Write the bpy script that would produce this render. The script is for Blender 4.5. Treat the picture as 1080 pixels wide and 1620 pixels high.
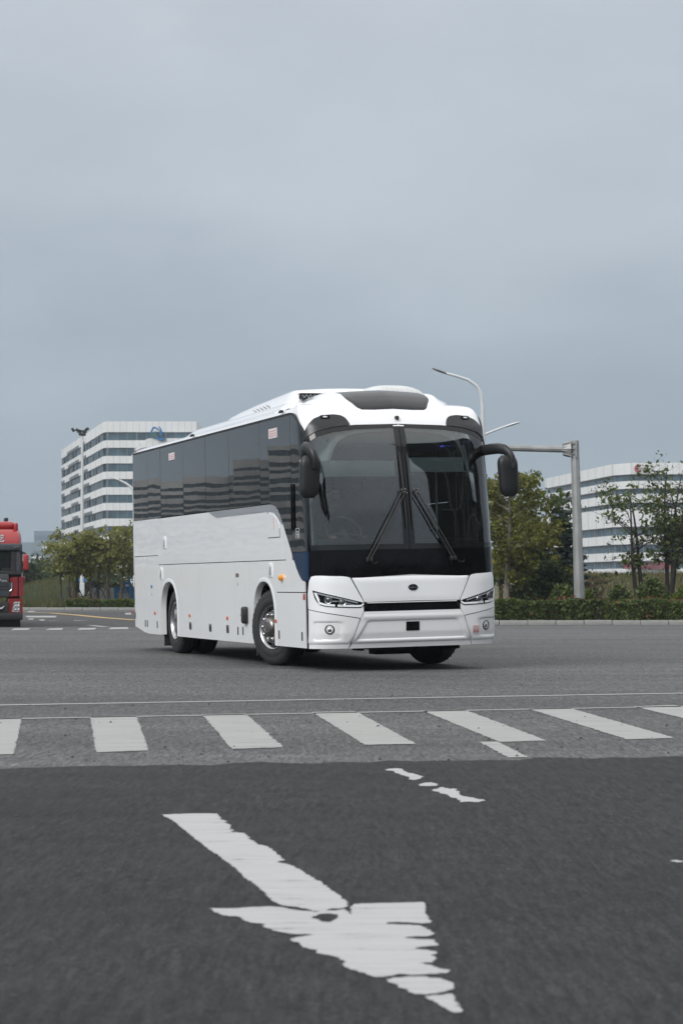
import bpy, bmesh, math, random
import numpy as np
from mathutils import Vector, Matrix

for _o in list(bpy.data.objects):
    bpy.data.objects.remove(_o)
SC = bpy.context.scene
COL = SC.collection
R = math.radians
rnd = random.Random(7)

# ------------------------------------------------------------------ camera
CAM_H = 1.094
FPX = 3200.0                      # focal length in pixels of the 1080x1620 photograph
PITCH = math.atan((925 - 810) / FPX)
cam = bpy.data.cameras.new('camera')
cam.sensor_fit = 'VERTICAL'
cam.sensor_height = 36.0
cam.lens = FPX / 1620 * 36
cam.clip_start = 0.1
cam.clip_end = 6000
cam.dof.use_dof = True
cam.dof.focus_distance = 26.5
cam.dof.aperture_fstop = 6.0
cam_o = bpy.data.objects.new('camera', cam)
cam_o.location = (0, 0, CAM_H)
cam_o.rotation_euler = (math.pi / 2 + PITCH, 0, 0)
COL.objects.link(cam_o)
SC.camera = cam_o

# ------------------------------------------------------------------ sky
SUN_EL, SUN_AZ = R(36), R(219)    # azimuth from +Y clockwise: behind and left of the camera
world = bpy.data.worlds.new('World')
SC.world = world
world.use_nodes = True
nt = world.node_tree
for n in list(nt.nodes):
    nt.nodes.remove(n)


def wn(t, **kw):
    n = nt.nodes.new(t)
    for k, v in kw.items():
        setattr(n, k, v)
    return n


w_out = wn('ShaderNodeOutputWorld')
w_bg = wn('ShaderNodeBackground')
w_sky = wn('ShaderNodeTexSky', sky_type='NISHITA', sun_disc=False, sun_elevation=SUN_EL, sun_rotation=SUN_AZ)
w_skys = wn('ShaderNodeVectorMath', operation='SCALE')
w_skys.inputs['Scale'].default_value = 0.10
nt.links.new(w_sky.outputs[0], w_skys.inputs[0])
w_tc = wn('ShaderNodeTexCoord')
w_sep = wn('ShaderNodeSeparateXYZ')
nt.links.new(w_tc.outputs['Generated'], w_sep.inputs[0])
# cloud deck: brightness by height of a closed overcast, broken by soft noise stretched along the horizon
w_map = wn('ShaderNodeMapping')
w_map.inputs['Scale'].default_value = (1.0, 1.0, 2.6)
nt.links.new(w_tc.outputs['Generated'], w_map.inputs[0])
w_n = wn('ShaderNodeTexNoise')
w_n.inputs['Scale'].default_value = 4.2
w_n.inputs['Detail'].default_value = 4.0
w_n.inputs['Roughness'].default_value = 0.5
nt.links.new(w_map.outputs[0], w_n.inputs['Vector'])
w_add = wn('ShaderNodeMath', operation='MULTIPLY_ADD')
w_sub = wn('ShaderNodeMath', operation='SUBTRACT')
nt.links.new(w_n.outputs['Fac'], w_sub.inputs[0])
w_sub.inputs[1].default_value = 0.5
nt.links.new(w_sub.outputs[0], w_add.inputs[0])
w_add.inputs[1].default_value = 0.17
nt.links.new(w_sep.outputs['Z'], w_add.inputs[2])
w_r = wn('ShaderNodeValToRGB')
w_r.color_ramp.interpolation = 'B_SPLINE'
els = w_r.color_ramp.elements
els[0].position = 0.0
els[0].color = (0.214, 0.266, 0.320, 1)
els[1].position = 1.0
els[1].color = (1.27, 1.32, 1.39, 1)
for p, c in ((0.06, (0.224, 0.272, 0.324)), (0.13, (0.288, 0.333, 0.382)), (0.19, (0.392, 0.431, 0.472)),
             (0.30, (0.380, 0.416, 0.458)), (0.45, (0.74, 0.78, 0.83)), (0.70, (1.16, 1.21, 1.28))):
    e = els.new(p)
    e.color = (*c, 1)
nt.links.new(w_add.outputs[0], w_r.inputs[0])
w_mix = wn('ShaderNodeMix', data_type='RGBA')
w_mix.inputs[0].default_value = 0.93
nt.links.new(w_skys.outputs[0], w_mix.inputs[6])
w_map2 = wn('ShaderNodeMapping')
w_map2.inputs['Scale'].default_value = (1.0, 1.0, 2.3)
w_map2.inputs['Location'].default_value = (3.1, 0.4, 1.7)
nt.links.new(w_tc.outputs['Generated'], w_map2.inputs[0])
w_n2 = wn('ShaderNodeTexNoise')
w_n2.inputs['Scale'].default_value = 5.5
w_n2.inputs['Detail'].default_value = 5.0
w_n2.inputs['Roughness'].default_value = 0.55
nt.links.new(w_map2.outputs[0], w_n2.inputs['Vector'])
w_mr = wn('ShaderNodeMapRange')
w_mr.inputs['From Min'].default_value = 0.3
w_mr.inputs['From Max'].default_value = 0.7
w_mr.inputs['To Min'].default_value = 0.94
w_mr.inputs['To Max'].default_value = 1.06
nt.links.new(w_n2.outputs['Fac'], w_mr.inputs['Value'])
w_mul = wn('ShaderNodeVectorMath', operation='SCALE')
nt.links.new(w_r.outputs[0], w_mul.inputs[0])
nt.links.new(w_mr.outputs[0], w_mul.inputs['Scale'])
nt.links.new(w_mul.outputs[0], w_mix.inputs[7])
nt.links.new(w_mix.outputs[2], w_bg.inputs[0])
w_bg.inputs[1].default_value = 1.0
nt.links.new(w_bg.outputs[0], w_out.inputs[0])

# ------------------------------------------------------------------ sun behind the clouds
sun = bpy.data.lights.new('sun', 'SUN')
sun.energy = 1.5
sun.angle = R(28)
sun.color = (1.0, 0.985, 0.965)
sun_o = bpy.data.objects.new('sun', sun)
sd_ = Vector((math.sin(SUN_AZ) * math.cos(SUN_EL), math.cos(SUN_AZ) * math.cos(SUN_EL), math.sin(SUN_EL)))
sun_o.rotation_euler = (-sd_).to_track_quat('-Z', 'Y').to_euler()
COL.objects.link(sun_o)

SC.view_settings.view_transform = 'Standard'
SC.view_settings.look = 'None'
SC.view_settings.exposure = 0.42
SC.view_settings.gamma = 1.0
SC.view_settings.use_curve_mapping = False
SC.render.engine = 'CYCLES'
SC.cycles.use_denoising = True
SC.cycles.max_bounces = 8
SC.cycles.transparent_max_bounces = 24
SC.cycles.volume_bounces = 0
SC.cycles.sample_clamp_indirect = 6.0
SC.cycles.caustics_reflective = False
SC.cycles.caustics_refractive = False

# ------------------------------------------------------------------ helpers


def sstep(a, b, x):
    t = min(1.0, max(0.0, (x - a) / (b - a)))
    return t * t * (3 - 2 * t)


def gz(y):
    """height of the ground: level under the coach, falling gently beyond it"""
    return -0.34 * sstep(36.5, 76.0, y)


CP, SP = math.cos(PITCH), math.sin(PITCH)


def ray(px, py):
    a = (px - 540) / FPX
    b = -(py - 810) / FPX
    return Vector((a, CP - b * SP, SP + b * CP))


def gp(px, py, lift=0.0):
    """point of the ground that the photograph shows at a pixel"""
    d = ray(px, py)
    z = 0.0
    for _ in range(40):
        t = (z - CAM_H) / d.z
        z = gz(d.y * t)
    t = (z - CAM_H) / d.z
    return Vector((d.x * t, d.y * t, z + lift))


def at(px, py, depth):
    d = ray(px, py)
    t = depth / d.y
    return Vector((d.x * t, depth, CAM_H + d.z * t))


def gx(px, depth):
    return (px - 540) / FPX * depth


class MB:
    """collects faces of one piece"""

    def __init__(self):
        self.v = []
        self.f = []

    def add(self, vs, fs):
        o = len(self.v)
        self.v += [tuple(p) for p in vs]
        self.f += [tuple(i + o for i in f) for f in fs]
        return self

    def box(self, c, s, m=None):
        cx, cy, cz = c
        hx, hy, hz = s[0] / 2, s[1] / 2, s[2] / 2
        vs = [Vector((sx * hx, sy * hy, sz * hz)) for sx in (-1, 1) for sy in (-1, 1) for sz in (-1, 1)]
        if m is not None:
            vs = [m @ p for p in vs]
        vs = [p + Vector(c) for p in vs]
        return self.add(vs, [(0, 1, 3, 2), (4, 6, 7, 5), (0, 4, 5, 1), (2, 3, 7, 6), (0, 2, 6, 4), (1, 5, 7, 3)])

    def rbox(self, c, s, r=0.02, seg=2, m=None):
        bm = bmesh.new()
        bmesh.ops.create_cube(bm, size=1)
        for v in bm.verts:
            v.co = Vector((v.co.x * s[0], v.co.y * s[1], v.co.z * s[2]))
        bmesh.ops.bevel(bm, geom=list(bm.edges), offset=min(r, min(s) * 0.49), segments=seg, profile=0.5, affect='EDGES')
        bm.verts.index_update()
        vs = [v.co.copy() for v in bm.verts]
        if m is not None:
            vs = [m @ p for p in vs]
        vs = [p + Vector(c) for p in vs]
        fs = [[v.index for v in f.verts] for f in bm.faces]
        bm.free()
        return self.add(vs, fs)

    def tube(self, pts, rs, n=8, cap=True, flat=1.0):
        pts = [Vector(p) for p in pts]
        if not hasattr(rs, '__len__'):
            rs = [rs] * len(pts)
        vs, fs = [], []
        up = None
        for i, p in enumerate(pts):
            a = pts[max(0, i - 1)]
            b = pts[min(len(pts) - 1, i + 1)]
            t = (b - a).normalized()
            if up is None:
                up = Vector((0, 0, 1)) if abs(t.z) < 0.9 else Vector((1, 0, 0))
            s = t.cross(up).normalized()
            u = s.cross(t).normalized()
            up = u
            for k in range(n):
                an = 2 * math.pi * k / n
                vs.append(p + rs[i] * (math.cos(an) * s + math.sin(an) * u * flat))
        for i in range(len(pts) - 1):
            for k in range(n):
                k2 = (k + 1) % n
                fs.append((i * n + k, i * n + k2, (i + 1) * n + k2, (i + 1) * n + k))
        if cap:
            fs.append(tuple(range(n))[::-1])
            fs.append(tuple((len(pts) - 1) * n + k for k in range(n)))
        return self.add(vs, fs)

    def lathe(self, prof, n=32, m=None, close=False):
        """profile (axial, radius) turned about the local X axis"""
        vs, fs = [], []
        for a, r in prof:
            for k in range(n):
                an = 2 * math.pi * k / n
                vs.append(Vector((a, r * math.cos(an), r * math.sin(an))))
        L = len(prof)
        for i in range(L if close else L - 1):
            j = (i + 1) % L
            for k in range(n):
                k2 = (k + 1) % n
                fs.append((i * n + k, i * n + k2, j * n + k2, j * n + k))
        if not close:
            fs.append(tuple(range(n)))
            fs.append(tuple((L - 1) * n + k for k in range(n))[::-1])
        if m is not None:
            vs = [m @ p for p in vs]
        return self.add(vs, fs)

    def prism(self, poly, y0, y1, fm=None):
        """polygon in (x, z) extruded along y; fm maps (x, y, z) to a point"""
        n = len(poly)
        fm = fm or (lambda x, y, z: (x, y, z))
        vs = [fm(x, y0, z) for x, z in poly] + [fm(x, y1, z) for x, z in poly]
        fs = [tuple(range(n)), tuple(range(2 * n - 1, n - 1, -1))]
        fs += [(i, i + n, (i + 1) % n + n, (i + 1) % n) for i in range(n)]
        return self.add(vs, fs)

    def mesh(self, name, sharp=35, recalc=True, smooth=True):
        me = bpy.data.meshes.new(name)
        bm = bmesh.new()
        vv = [bm.verts.new(p) for p in self.v]
        for f in self.f:
            try:
                bm.faces.new([vv[i] for i in f])
            except ValueError:
                pass
        if recalc:
            bmesh.ops.recalc_face_normals(bm, faces=bm.faces)
        bm.to_mesh(me)
        bm.free()
        if smooth:
            me.shade_smooth()
            me.set_sharp_from_angle(angle=R(sharp))
        return me

    def obj(self, name, mat, parent=None, sharp=35, smooth=True, recalc=True):
        return link(name, self.mesh(name, sharp, recalc, smooth), mat, parent)


def link(name, me, mat, parent=None):
    o = bpy.data.objects.new(name, me)
    if mat is not None and not me.materials:
        me.materials.append(mat)
    COL.objects.link(o)
    if parent is not None:
        o.parent = parent
    return o


def empty(name, loc=(0, 0, 0), rz=0.0):
    o = bpy.data.objects.new(name, None)
    o.empty_display_size = 0.3
    o.location = loc
    o.rotation_euler = (0, 0, rz)
    COL.objects.link(o)
    return o


def tag(o, label, cat, group=None):
    o['label'] = label
    o['category'] = cat
    if group:
        o['group'] = group
    return o


def struct(o):
    o['kind'] = 'structure'
    return o


def stuff(o, label=None, cat=None):
    o['kind'] = 'stuff'
    if label:
        o['label'] = label
    if cat:
        o['category'] = cat
    return o


def quick(name, verts, faces, mat, parent=None, smooth=False):
    """big meshes from numpy arrays (quads or triangles)"""
    me = bpy.data.meshes.new(name)
    verts = np.asarray(verts, dtype=np.float32)
    faces = np.asarray(faces, dtype=np.int32)
    k = faces.shape[1]
    me.vertices.add(len(verts))
    me.vertices.foreach_set('co', verts.ravel())
    me.loops.add(faces.size)
    me.loops.foreach_set('vertex_index', faces.ravel())
    me.polygons.add(len(faces))
    me.polygons.foreach_set('loop_start', np.arange(0, faces.size, k, dtype=np.int32))
    me.polygons.foreach_set('loop_total', np.full(len(faces), k, dtype=np.int32))
    me.update(calc_edges=True)
    me.validate()
    if smooth:
        me.shade_smooth()
    return link(name, me, mat, parent)


# ------------------------------------------------------------------ materials
MATS = {}


class NT:
    def __init__(self, name):
        self.m = bpy.data.materials.new(name)
        self.m.use_nodes = True
        self.t = self.m.node_tree
        for n in list(self.t.nodes):
            self.t.nodes.remove(n)
        self.out = self.n('ShaderNodeOutputMaterial')

    def n(self, t, **kw):
        x = self.t.nodes.new(t)
        for k, v in kw.items():
            setattr(x, k, v)
        return x

    def l(self, a, b):
        self.t.links.new(a, b)

    def noise(self, scale, detail=3.0, rough=0.5, vec=None, stretch=None, coord='Object'):
        x = self.n('ShaderNodeTexNoise')
        x.inputs['Scale'].default_value = scale
        x.inputs['Detail'].default_value = detail
        x.inputs['Roughness'].default_value = rough
        if vec is None:
            tc = self.n('ShaderNodeTexCoord')
            vec = tc.outputs[coord]
        if stretch:
            mp = self.n('ShaderNodeMapping')
            mp.inputs['Scale'].default_value = stretch
            self.l(vec, mp.inputs[0])
            vec = mp.outputs[0]
        self.l(vec, x.inputs['Vector'])
        return x.outputs['Fac']

    def ramp(self, fac, stops, interp='LINEAR'):
        r = self.n('ShaderNodeValToRGB')
        r.color_ramp.interpolation = interp
        e = r.color_ramp.elements
        e[0].position, e[1].position = stops[0][0], stops[-1][0]
        e[0].color, e[1].color = (*stops[0][1], 1), (*stops[-1][1], 1)
        for p, c in stops[1:-1]:
            x = e.new(p)
            x.color = (*c, 1)
        self.l(fac, r.inputs[0])
        return r.outputs[0]

    def math(self, op, a, b=None):
        x = self.n('ShaderNodeMath', operation=op)
        for i, v in enumerate((a, b)):
            if v is None:
                continue
            if isinstance(v, (int, float)):
                x.inputs[i].default_value = v
            else:
                self.l(v, x.inputs[i])
        return x.outputs[0]

    def mix(self, fac, a, b, mode='MIX'):
        x = self.n('ShaderNodeMix', data_type='RGBA', blend_type=mode)
        for i, v in ((0, fac), (6, a), (7, b)):
            if isinstance(v, (int, float)):
                x.inputs[i].default_value = v
            elif isinstance(v, tuple):
                x.inputs[i].default_value = (*v, 1)
            else:
                self.l(v, x.inputs[i])
        return x.outputs[2]

    def bsdf(self, color, rough=0.5, metal=0.0, coat=0.0, coat_rough=0.03, spec=0.5):
        b = self.n('ShaderNodeBsdfPrincipled')
        for k, v in (('Base Color', color), ('Roughness', rough), ('Metallic', metal), ('Coat Weight', coat),
                     ('Coat Roughness', coat_rough), ('Specular IOR Level', spec)):
            if isinstance(v, tuple):
                b.inputs[k].default_value = (*v, 1)
            elif isinstance(v, (int, float)):
                b.inputs[k].default_value = v
            else:
                self.l(v, b.inputs[k])
        return b

    def bump(self, h, strength, dist=0.01):
        b = self.n('ShaderNodeBump')
        b.inputs['Strength'].default_value = strength
        b.inputs['Distance'].default_value = dist
        self.l(h, b.inputs['Height'])
        return b.outputs[0]

    def done(self, sh, alpha=None):
        self.l(sh, self.out.inputs['Surface'])
        return self.m


def simple(name, color, rough=0.5, metal=0.0, coat=0.0, var=0.08, scale=3.0, bump=0.0, bscale=30.0, stretch=None, spec=0.5):
    if name in MATS:
        return MATS[name]
    k = NT(name)
    f = k.noise(scale, 4.0, 0.55, stretch=stretch)
    lo = tuple(c * (1 - var) for c in color)
    hi = tuple(min(1, c * (1 + var)) for c in color)
    col = k.ramp(f, [(0.3, lo), (0.7, hi)])
    rr = k.math('ADD', k.math('MULTIPLY', f, 0.16 * rough), rough * 0.92)
    b = k.bsdf(col, rr, metal, coat, spec=spec)
    if bump:
        k.l(k.bump(k.noise(bscale, 4.0, 0.6), bump), b.inputs['Normal'])
    MATS[name] = k.done(b.outputs[0])
    return MATS[name]


def emit(name, color, strength):
    if name not in MATS:
        k = NT(name)
        e = k.n('ShaderNodeEmission')
        f = k.noise(6.0)
        k.l(k.ramp(f, [(0, tuple(c * .9 for c in color)), (1, color)]), e.inputs[0])
        e.inputs[1].default_value = strength
        MATS[name] = k.done(e.outputs[0])
    return MATS[name]


def glass(name, tint, reflect=1.8, warp=0.0, wscale=1.2, rough=0.0, body=0.03, body_col=(0.1, 0.115, 0.125), stretch=None, wdist=0.02):
    """thin pane: tinted see-through, both faces reflecting, a trace of dust"""
    k = NT(name)
    fr = k.n('ShaderNodeFresnel')
    fr.inputs[0].default_value = 1.5
    tr = k.n('ShaderNodeBsdfTransparent')
    tr.inputs[0].default_value = (*tint, 1)
    gl = k.n('ShaderNodeBsdfGlossy')
    gl.inputs['Roughness'].default_value = rough
    df = k.n('ShaderNodeBsdfDiffuse')
    k.l(k.ramp(k.noise(5.0), [(0.3, tuple(c * .9 for c in body_col)), (0.7, body_col)]), df.inputs[0])
    if warp:
        nb = k.bump(k.noise(wscale, 2.0, 0.5, stretch=stretch), warp, wdist)
        k.l(nb, gl.inputs['Normal'])
        k.l(nb, fr.inputs['Normal'])
    m1 = k.n('ShaderNodeMixShader')
    m1.inputs[0].default_value = body
    k.l(tr.outputs[0], m1.inputs[1])
    k.l(df.outputs[0], m1.inputs[2])
    m2 = k.n('ShaderNodeMixShader')
    k.l(k.math('MINIMUM', k.math('MULTIPLY', fr.outputs[0], reflect), 1.0), m2.inputs[0])
    k.l(m1.outputs[0], m2.inputs[1])
    k.l(gl.outputs[0], m2.inputs[2])
    MATS[name] = k.done(m2.outputs[0])
    return MATS[name]


def leafmat(name, c1, c2, c3, trans=0.38):
    if name in MATS:
        return MATS[name]
    k = NT(name)
    g = k.n('ShaderNodeNewGeometry')
    f = k.math('ADD', k.math('MULTIPLY', g.outputs['Random Per Island'], 0.65), k.math('MULTIPLY', k.noise(0.9, 2.0), 0.35))
    col = k.ramp(f, [(0.15, c1), (0.5, c2), (0.9, c3)])
    b = k.bsdf(col, 0.55, spec=0.3)
    t = k.n('ShaderNodeBsdfTranslucent')
    k.l(col, t.inputs[0])
    m = k.n('ShaderNodeMixShader')
    m.inputs[0].default_value = trans
    k.l(b.outputs[0], m.inputs[1])
    k.l(t.outputs[0], m.inputs[2])
    MATS[name] = k.done(m.outputs[0])
    return MATS[name]


def asphalt(name, base, fine=0.35, tone=0.12, streak=(1, 1, 1), warm=(1, 1, 1), track=0.10):
    k = NT(name)
    tc = k.n('ShaderNodeTexCoord')
    ob = tc.outputs['Object']
    sp = k.noise(130.0, 2.0, 0.7, vec=ob)                 # stones in the surface
    sp2 = k.noise(42.0, 3.0, 0.7, vec=ob)
    big = k.noise(0.30, 4.0, 0.6, vec=ob, stretch=streak)  # old stains and worn lanes
    mid = k.noise(2.1, 4.0, 0.62, vec=ob, stretch=streak)
    v = k.math('ADD', 1.0, k.math('MULTIPLY', k.math('SUBTRACT', sp, 0.5), fine * 5.5))
    v = k.math('MULTIPLY', v, k.math('ADD', 1.0, k.math('MULTIPLY', k.math('SUBTRACT', sp2, 0.5), fine * 2.6)))
    cl = k.noise(15.0, 3.0, 0.7, vec=ob)
    dg = k.noise(34.0, 3.0, 0.75, vec=ob, stretch=(1.0, 0.13, 1.0))
    dg2 = k.noise(11.0, 3.0, 0.7, vec=ob, stretch=(1.0, 0.16, 1.0))
    v = k.math('MULTIPLY', v, k.math('ADD', 1.0, k.math('MULTIPLY', k.math('SUBTRACT', dg, 0.5), fine * 4.6)))
    v = k.math('MULTIPLY', v, k.math('ADD', 1.0, k.math('MULTIPLY', k.math('SUBTRACT', dg2, 0.5), fine * 1.7)))
    v = k.math('MULTIPLY', v, k.math('ADD', 1.0, k.math('MULTIPLY', k.math('SUBTRACT', cl, 0.5), fine * 1.2)))
    v = k.math('MULTIPLY', v, k.math('ADD', 1.0, k.math('MULTIPLY', k.math('SUBTRACT', big, 0.5), tone * 4)))
    v = k.math('MULTIPLY', v, k.math('ADD', 1.0, k.math('MULTIPLY', k.math('SUBTRACT', mid, 0.5), tone * 2.2)))
    v = k.math('ADD', v, k.math('MULTIPLY', k.math('GREATER_THAN', k.noise(95.0, 1.0, 0.5, vec=ob), 0.66), fine * 0.9))
    # faint tyre tracks swept across the junction
    tk = k.noise(1.0, 3.0, 0.5, vec=ob, stretch=(0.06, 1.7, 1.0))
    v = k.math('MULTIPLY', v, k.math('ADD', 1.0, k.math('MULTIPLY', k.math('SUBTRACT', tk, 0.5), track * 4)))
    col = k.n('ShaderNodeVectorMath', operation='SCALE')
    col.inputs[0].default_value = tuple(base * w for w in warm)
    k.l(v, col.inputs['Scale'])
    b = k.bsdf((base,) * 3, 0.72, spec=0.22)
    k.l(col.outputs[0], b.inputs['Base Color'])
    k.l(k.math('ADD', 0.62, k.math('MULTIPLY', mid, 0.25)), b.inputs['Roughness'])
    k.l(k.bump(k.math('ADD', sp, sp2), 0.55, 0.006), b.inputs['Normal'])
    MATS[name] = k.done(b.outputs[0])
    return MATS[name]


def paint_mat(name, c, wear=0.35, dirty=0.25, streak=0.30):
    """thermoplastic road paint; worn away in places so that the asphalt shows"""
    k = NT(name)
    ob = k.n('ShaderNodeTexCoord').outputs['Object']
    f = k.noise(9.0, 5.0, 0.65, vec=ob, stretch=(0.35, 2.2, 1))
    f2 = k.noise(70.0, 2.0, 0.7, vec=ob)
    f3 = k.noise(1.6, 3.0, 0.6, vec=ob, stretch=(0.5, 3, 1))
    f4 = k.noise(5.0, 3.0, 0.6, vec=ob, stretch=(0.10, 5.0, 1))
    g = k.math('ADD', k.math('MULTIPLY', f, 0.70 - streak), k.math('ADD', k.math('MULTIPLY', f2, 0.15), k.math('ADD', k.math('MULTIPLY', f4, streak), k.math('MULTIPLY', f3, 0.15))))
    col = k.ramp(g, [(0.30, tuple(x * (1 - dirty * 1.7) for x in c)), (0.48, tuple(x * (1 - dirty * .4) for x in c)), (0.62, c)])
    b = k.bsdf(col, 0.6, spec=0.3)
    k.l(k.bump(f2, 0.3, 0.004), b.inputs['Normal'])
    t = k.n('ShaderNodeBsdfTransparent')
    m = k.n('ShaderNodeMixShader')
    a = k.ramp(g, [(wear - 0.035, (0, 0, 0)), (wear + 0.03, (1, 1, 1))])
    k.l(a, m.inputs[0])
    k.l(t.outputs[0], m.inputs[1])
    k.l(b.outputs[0], m.inputs[2])
    MATS[name] = k.done(m.outputs[0])
    return MATS[name]


def bodypaint(name, c, wave=0.0, rough=0.28):
    k = NT(name)
    f = k.noise(1.3, 3.0)
    col = k.ramp(f, [(0.3, tuple(x * .975 for x in c)), (0.7, c)])
    # road dust towards the sills and in streaks
    du = k.noise(2.2, 5.0, 0.6, stretch=(1.0, 3.0, 0.5))
    b = k.bsdf(col, k.math('ADD', rough, k.math('MULTIPLY', du, 0.06)), 0.0, 1.0, 0.02)
    if wave:
        h = k.noise(1.15, 3.0, 0.45, stretch=(1.0, 0.7, 1.7))
        nb = k.bump(h, wave, 0.03)
        k.l(nb, b.inputs['Normal'])
        k.l(nb, b.inputs['Coat Normal'])
    MATS[name] = k.done(b.outputs[0])
    return MATS[name]


M_white = bodypaint('white_paint', (0.84, 0.845, 0.855))
M_whiteS = bodypaint('white_side_paint', (0.85, 0.86, 0.87), wave=0.09)
M_black = simple('black_gloss', (0.004, 0.004, 0.005), 0.10, var=.2, spec=0.15)
M_blackm = simple('black_rubber', (0.018, 0.018, 0.019), 0.62, var=.25, scale=8)
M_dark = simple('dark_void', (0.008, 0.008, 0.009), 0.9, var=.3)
M_plastic = simple('dark_grey_plastic', (0.013, 0.014, 0.016), 0.45, var=.12, bump=.12, bscale=160)
M_fairing = simple('graphite_gloss', (0.022, 0.024, 0.027), 0.26, var=.08, spec=0.4)
M_tyre = simple('tyre_rubber', (0.022, 0.022, 0.023), 0.72, var=.3, scale=10, bump=.2, bscale=60)
M_chrome = simple('polished_alloy', (0.50, 0.50, 0.51), 0.27, 1.0, var=.1, scale=9)
M_steel = simple('brushed_steel', (0.27, 0.25, 0.235), 0.36, 1.0, var=.2, scale=14)
M_grey = simple('silver_grey_paint', (0.27, 0.29, 0.315), 0.3, coat=0.5, var=.05)
M_navy = simple('navy_gloss', (0.001, 0.022, 0.066), 0.3, var=.15, spec=0.25)
M_embl = simple('emblem_navy', (0.001, 0.003, 0.010), 0.15, var=.15)
M_amber = simple('amber_lens', (0.85, 0.33, 0.02), 0.18, coat=0.6, var=.15)
M_red = simple('red_reflector', (0.42, 0.035, 0.03), 0.25, coat=0.6, var=.2)
M_orange = simple('orange_reflector', (0.55, 0.11, 0.03), 0.25, coat=0.6, var=.2)
M_lens = simple('clear_lens', (0.05, 0.055, 0.06), 0.06, coat=1.0, var=.3, scale=20)
M_drl = simple('light_guide_white', (0.86, 0.88, 0.9), 0.22, coat=0.8, var=.03)
M_stick = simple('sticker_paper', (0.70, 0.58, 0.585), 0.6, var=.05)
M_stickw = simple('sticker_white', (0.72, 0.66, 0.66), 0.6, var=.05)
M_print = simple('red_print', (0.52, 0.14, 0.15), 0.6, var=.1)
M_printp = simple('pale_red_print', (0.6, 0.3, 0.31), 0.6, var=.1)
M_decalw = simple('white_print', (0.55, 0.56, 0.57), 0.5, var=.05)
M_bluep = simple('blue_plate', (0.03, 0.16, 0.42), 0.4, var=.1)
M_trim = simple('dash_black', (0.022, 0.024, 0.026), 0.6, var=.2, bump=.1)
M_int = simple('interior_grey', (0.16, 0.165, 0.17), 0.7, var=.1)
M_seat = simple('dark_seat_cloth', (0.03, 0.032, 0.037), 0.9, var=.3, scale=12)
M_seatb = simple('blue_seat_cloth', (0.015, 0.07, 0.17), 0.85, var=.3, scale=12)
M_skin = simple('skin', (0.50, 0.29, 0.21), 0.5, var=.08, scale=14)
M_hair = simple('black_hair', (0.012, 0.010, 0.009), 0.5, var=.3, scale=40)
M_shirt = simple('dark_shirt', (0.03, 0.035, 0.05), 0.85, var=.2, scale=20)
M_led = emit('blue_strip_light', (0.09, 0.10, 0.85), 1.6)
M_screen = glass('windscreen_glass', (0.74, 0.78, 0.78), 2.05, warp=0.03, wscale=0.9, body=0.012, body_col=(0.16, 0.19, 0.2))
M_frit = simple('glass_frit', (0.008, 0.009, 0.010), 0.08, var=.2, spec=0.45)
M_side = glass('privacy_glass', (0.035, 0.037, 0.04), 1.7, warp=0.055, wscale=0.8, body=0.5, body_col=(0.006, 0.007, 0.008), stretch=(1, 0.7, 1.5), wdist=0.02)
M_door = glass('door_glass', (0.5, 0.53, 0.53), 1.65, warp=0.08, wscale=1.3, body=0.06, body_col=(0.02, 0.02, 0.02), wdist=0.02)
M_mirror = simple('mirror_glass', (0.75, 0.76, 0.78), 0.03, 1.0, var=.02)
M_blind = simple('pale_sun_blind', (0.55, 0.62, 0.60), 0.7, var=.05)
# ------------------------------------------------------------------ ground
M_old = asphalt('old_asphalt', 0.092, 0.62, 0.30, (0.3, 1, 1), (1.0, 1.0, 0.995))
M_new = asphalt('new_asphalt', 0.022, 0.62, 0.34, (0.45, 1, 1), (1.0, 0.985, 0.98))
M_mid = asphalt('far_asphalt', 0.055, 0.5, 0.15, (0.3, 1, 1))
M_soil = simple('verge_soil', (0.075, 0.068, 0.036), 0.95, var=.45, scale=0.8, bump=.4, bscale=6)
M_paint = paint_mat('road_paint', (0.37, 0.37, 0.355), 0.385, 0.36)
M_paint2 = paint_mat('fresh_road_paint', (0.43, 0.43, 0.425), 0.375, 0.17, 0.08)
M_ypaint = paint_mat('yellow_road_paint', (0.50, 0.33, 0.13), 0.36, 0.3)
M_seam = simple('tar_joint', (0.045, 0.044, 0.042), 0.7, var=.3, scale=5)


def sheet(name, xs, ys, lift, mat, parent=None):
    vs = [(x, y, gz(y) + lift) for y in ys for x in xs]
    n = len(xs)
    fs = [(j * n + i, j * n + i + 1, (j + 1) * n + i + 1, (j + 1) * n + i) for j in range(len(ys) - 1) for i in range(n - 1)]
    return quick(name, vs, fs, mat, parent, smooth=True)


ys_ = [-2500, -400, -120, -40, 0, 20, 36] + list(np.linspace(36.5, 77, 40)) + [90, 120, 200, 500, 1500, 4000]
struct(sheet('terrain', [-3000, -600, -150, -60, 0, 60, 150, 600, 3000], ys_, -0.03, M_soil))
yr = [-90, -40, -10, 0, 10, 20, 36] + list(np.linspace(36.5, 77, 40)) + [95, 114.5]
ROAD = struct(sheet('road', [-140, -60, -30, -15, 0, 15, 30, 60, 140], yr, 0.0, M_old))


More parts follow.
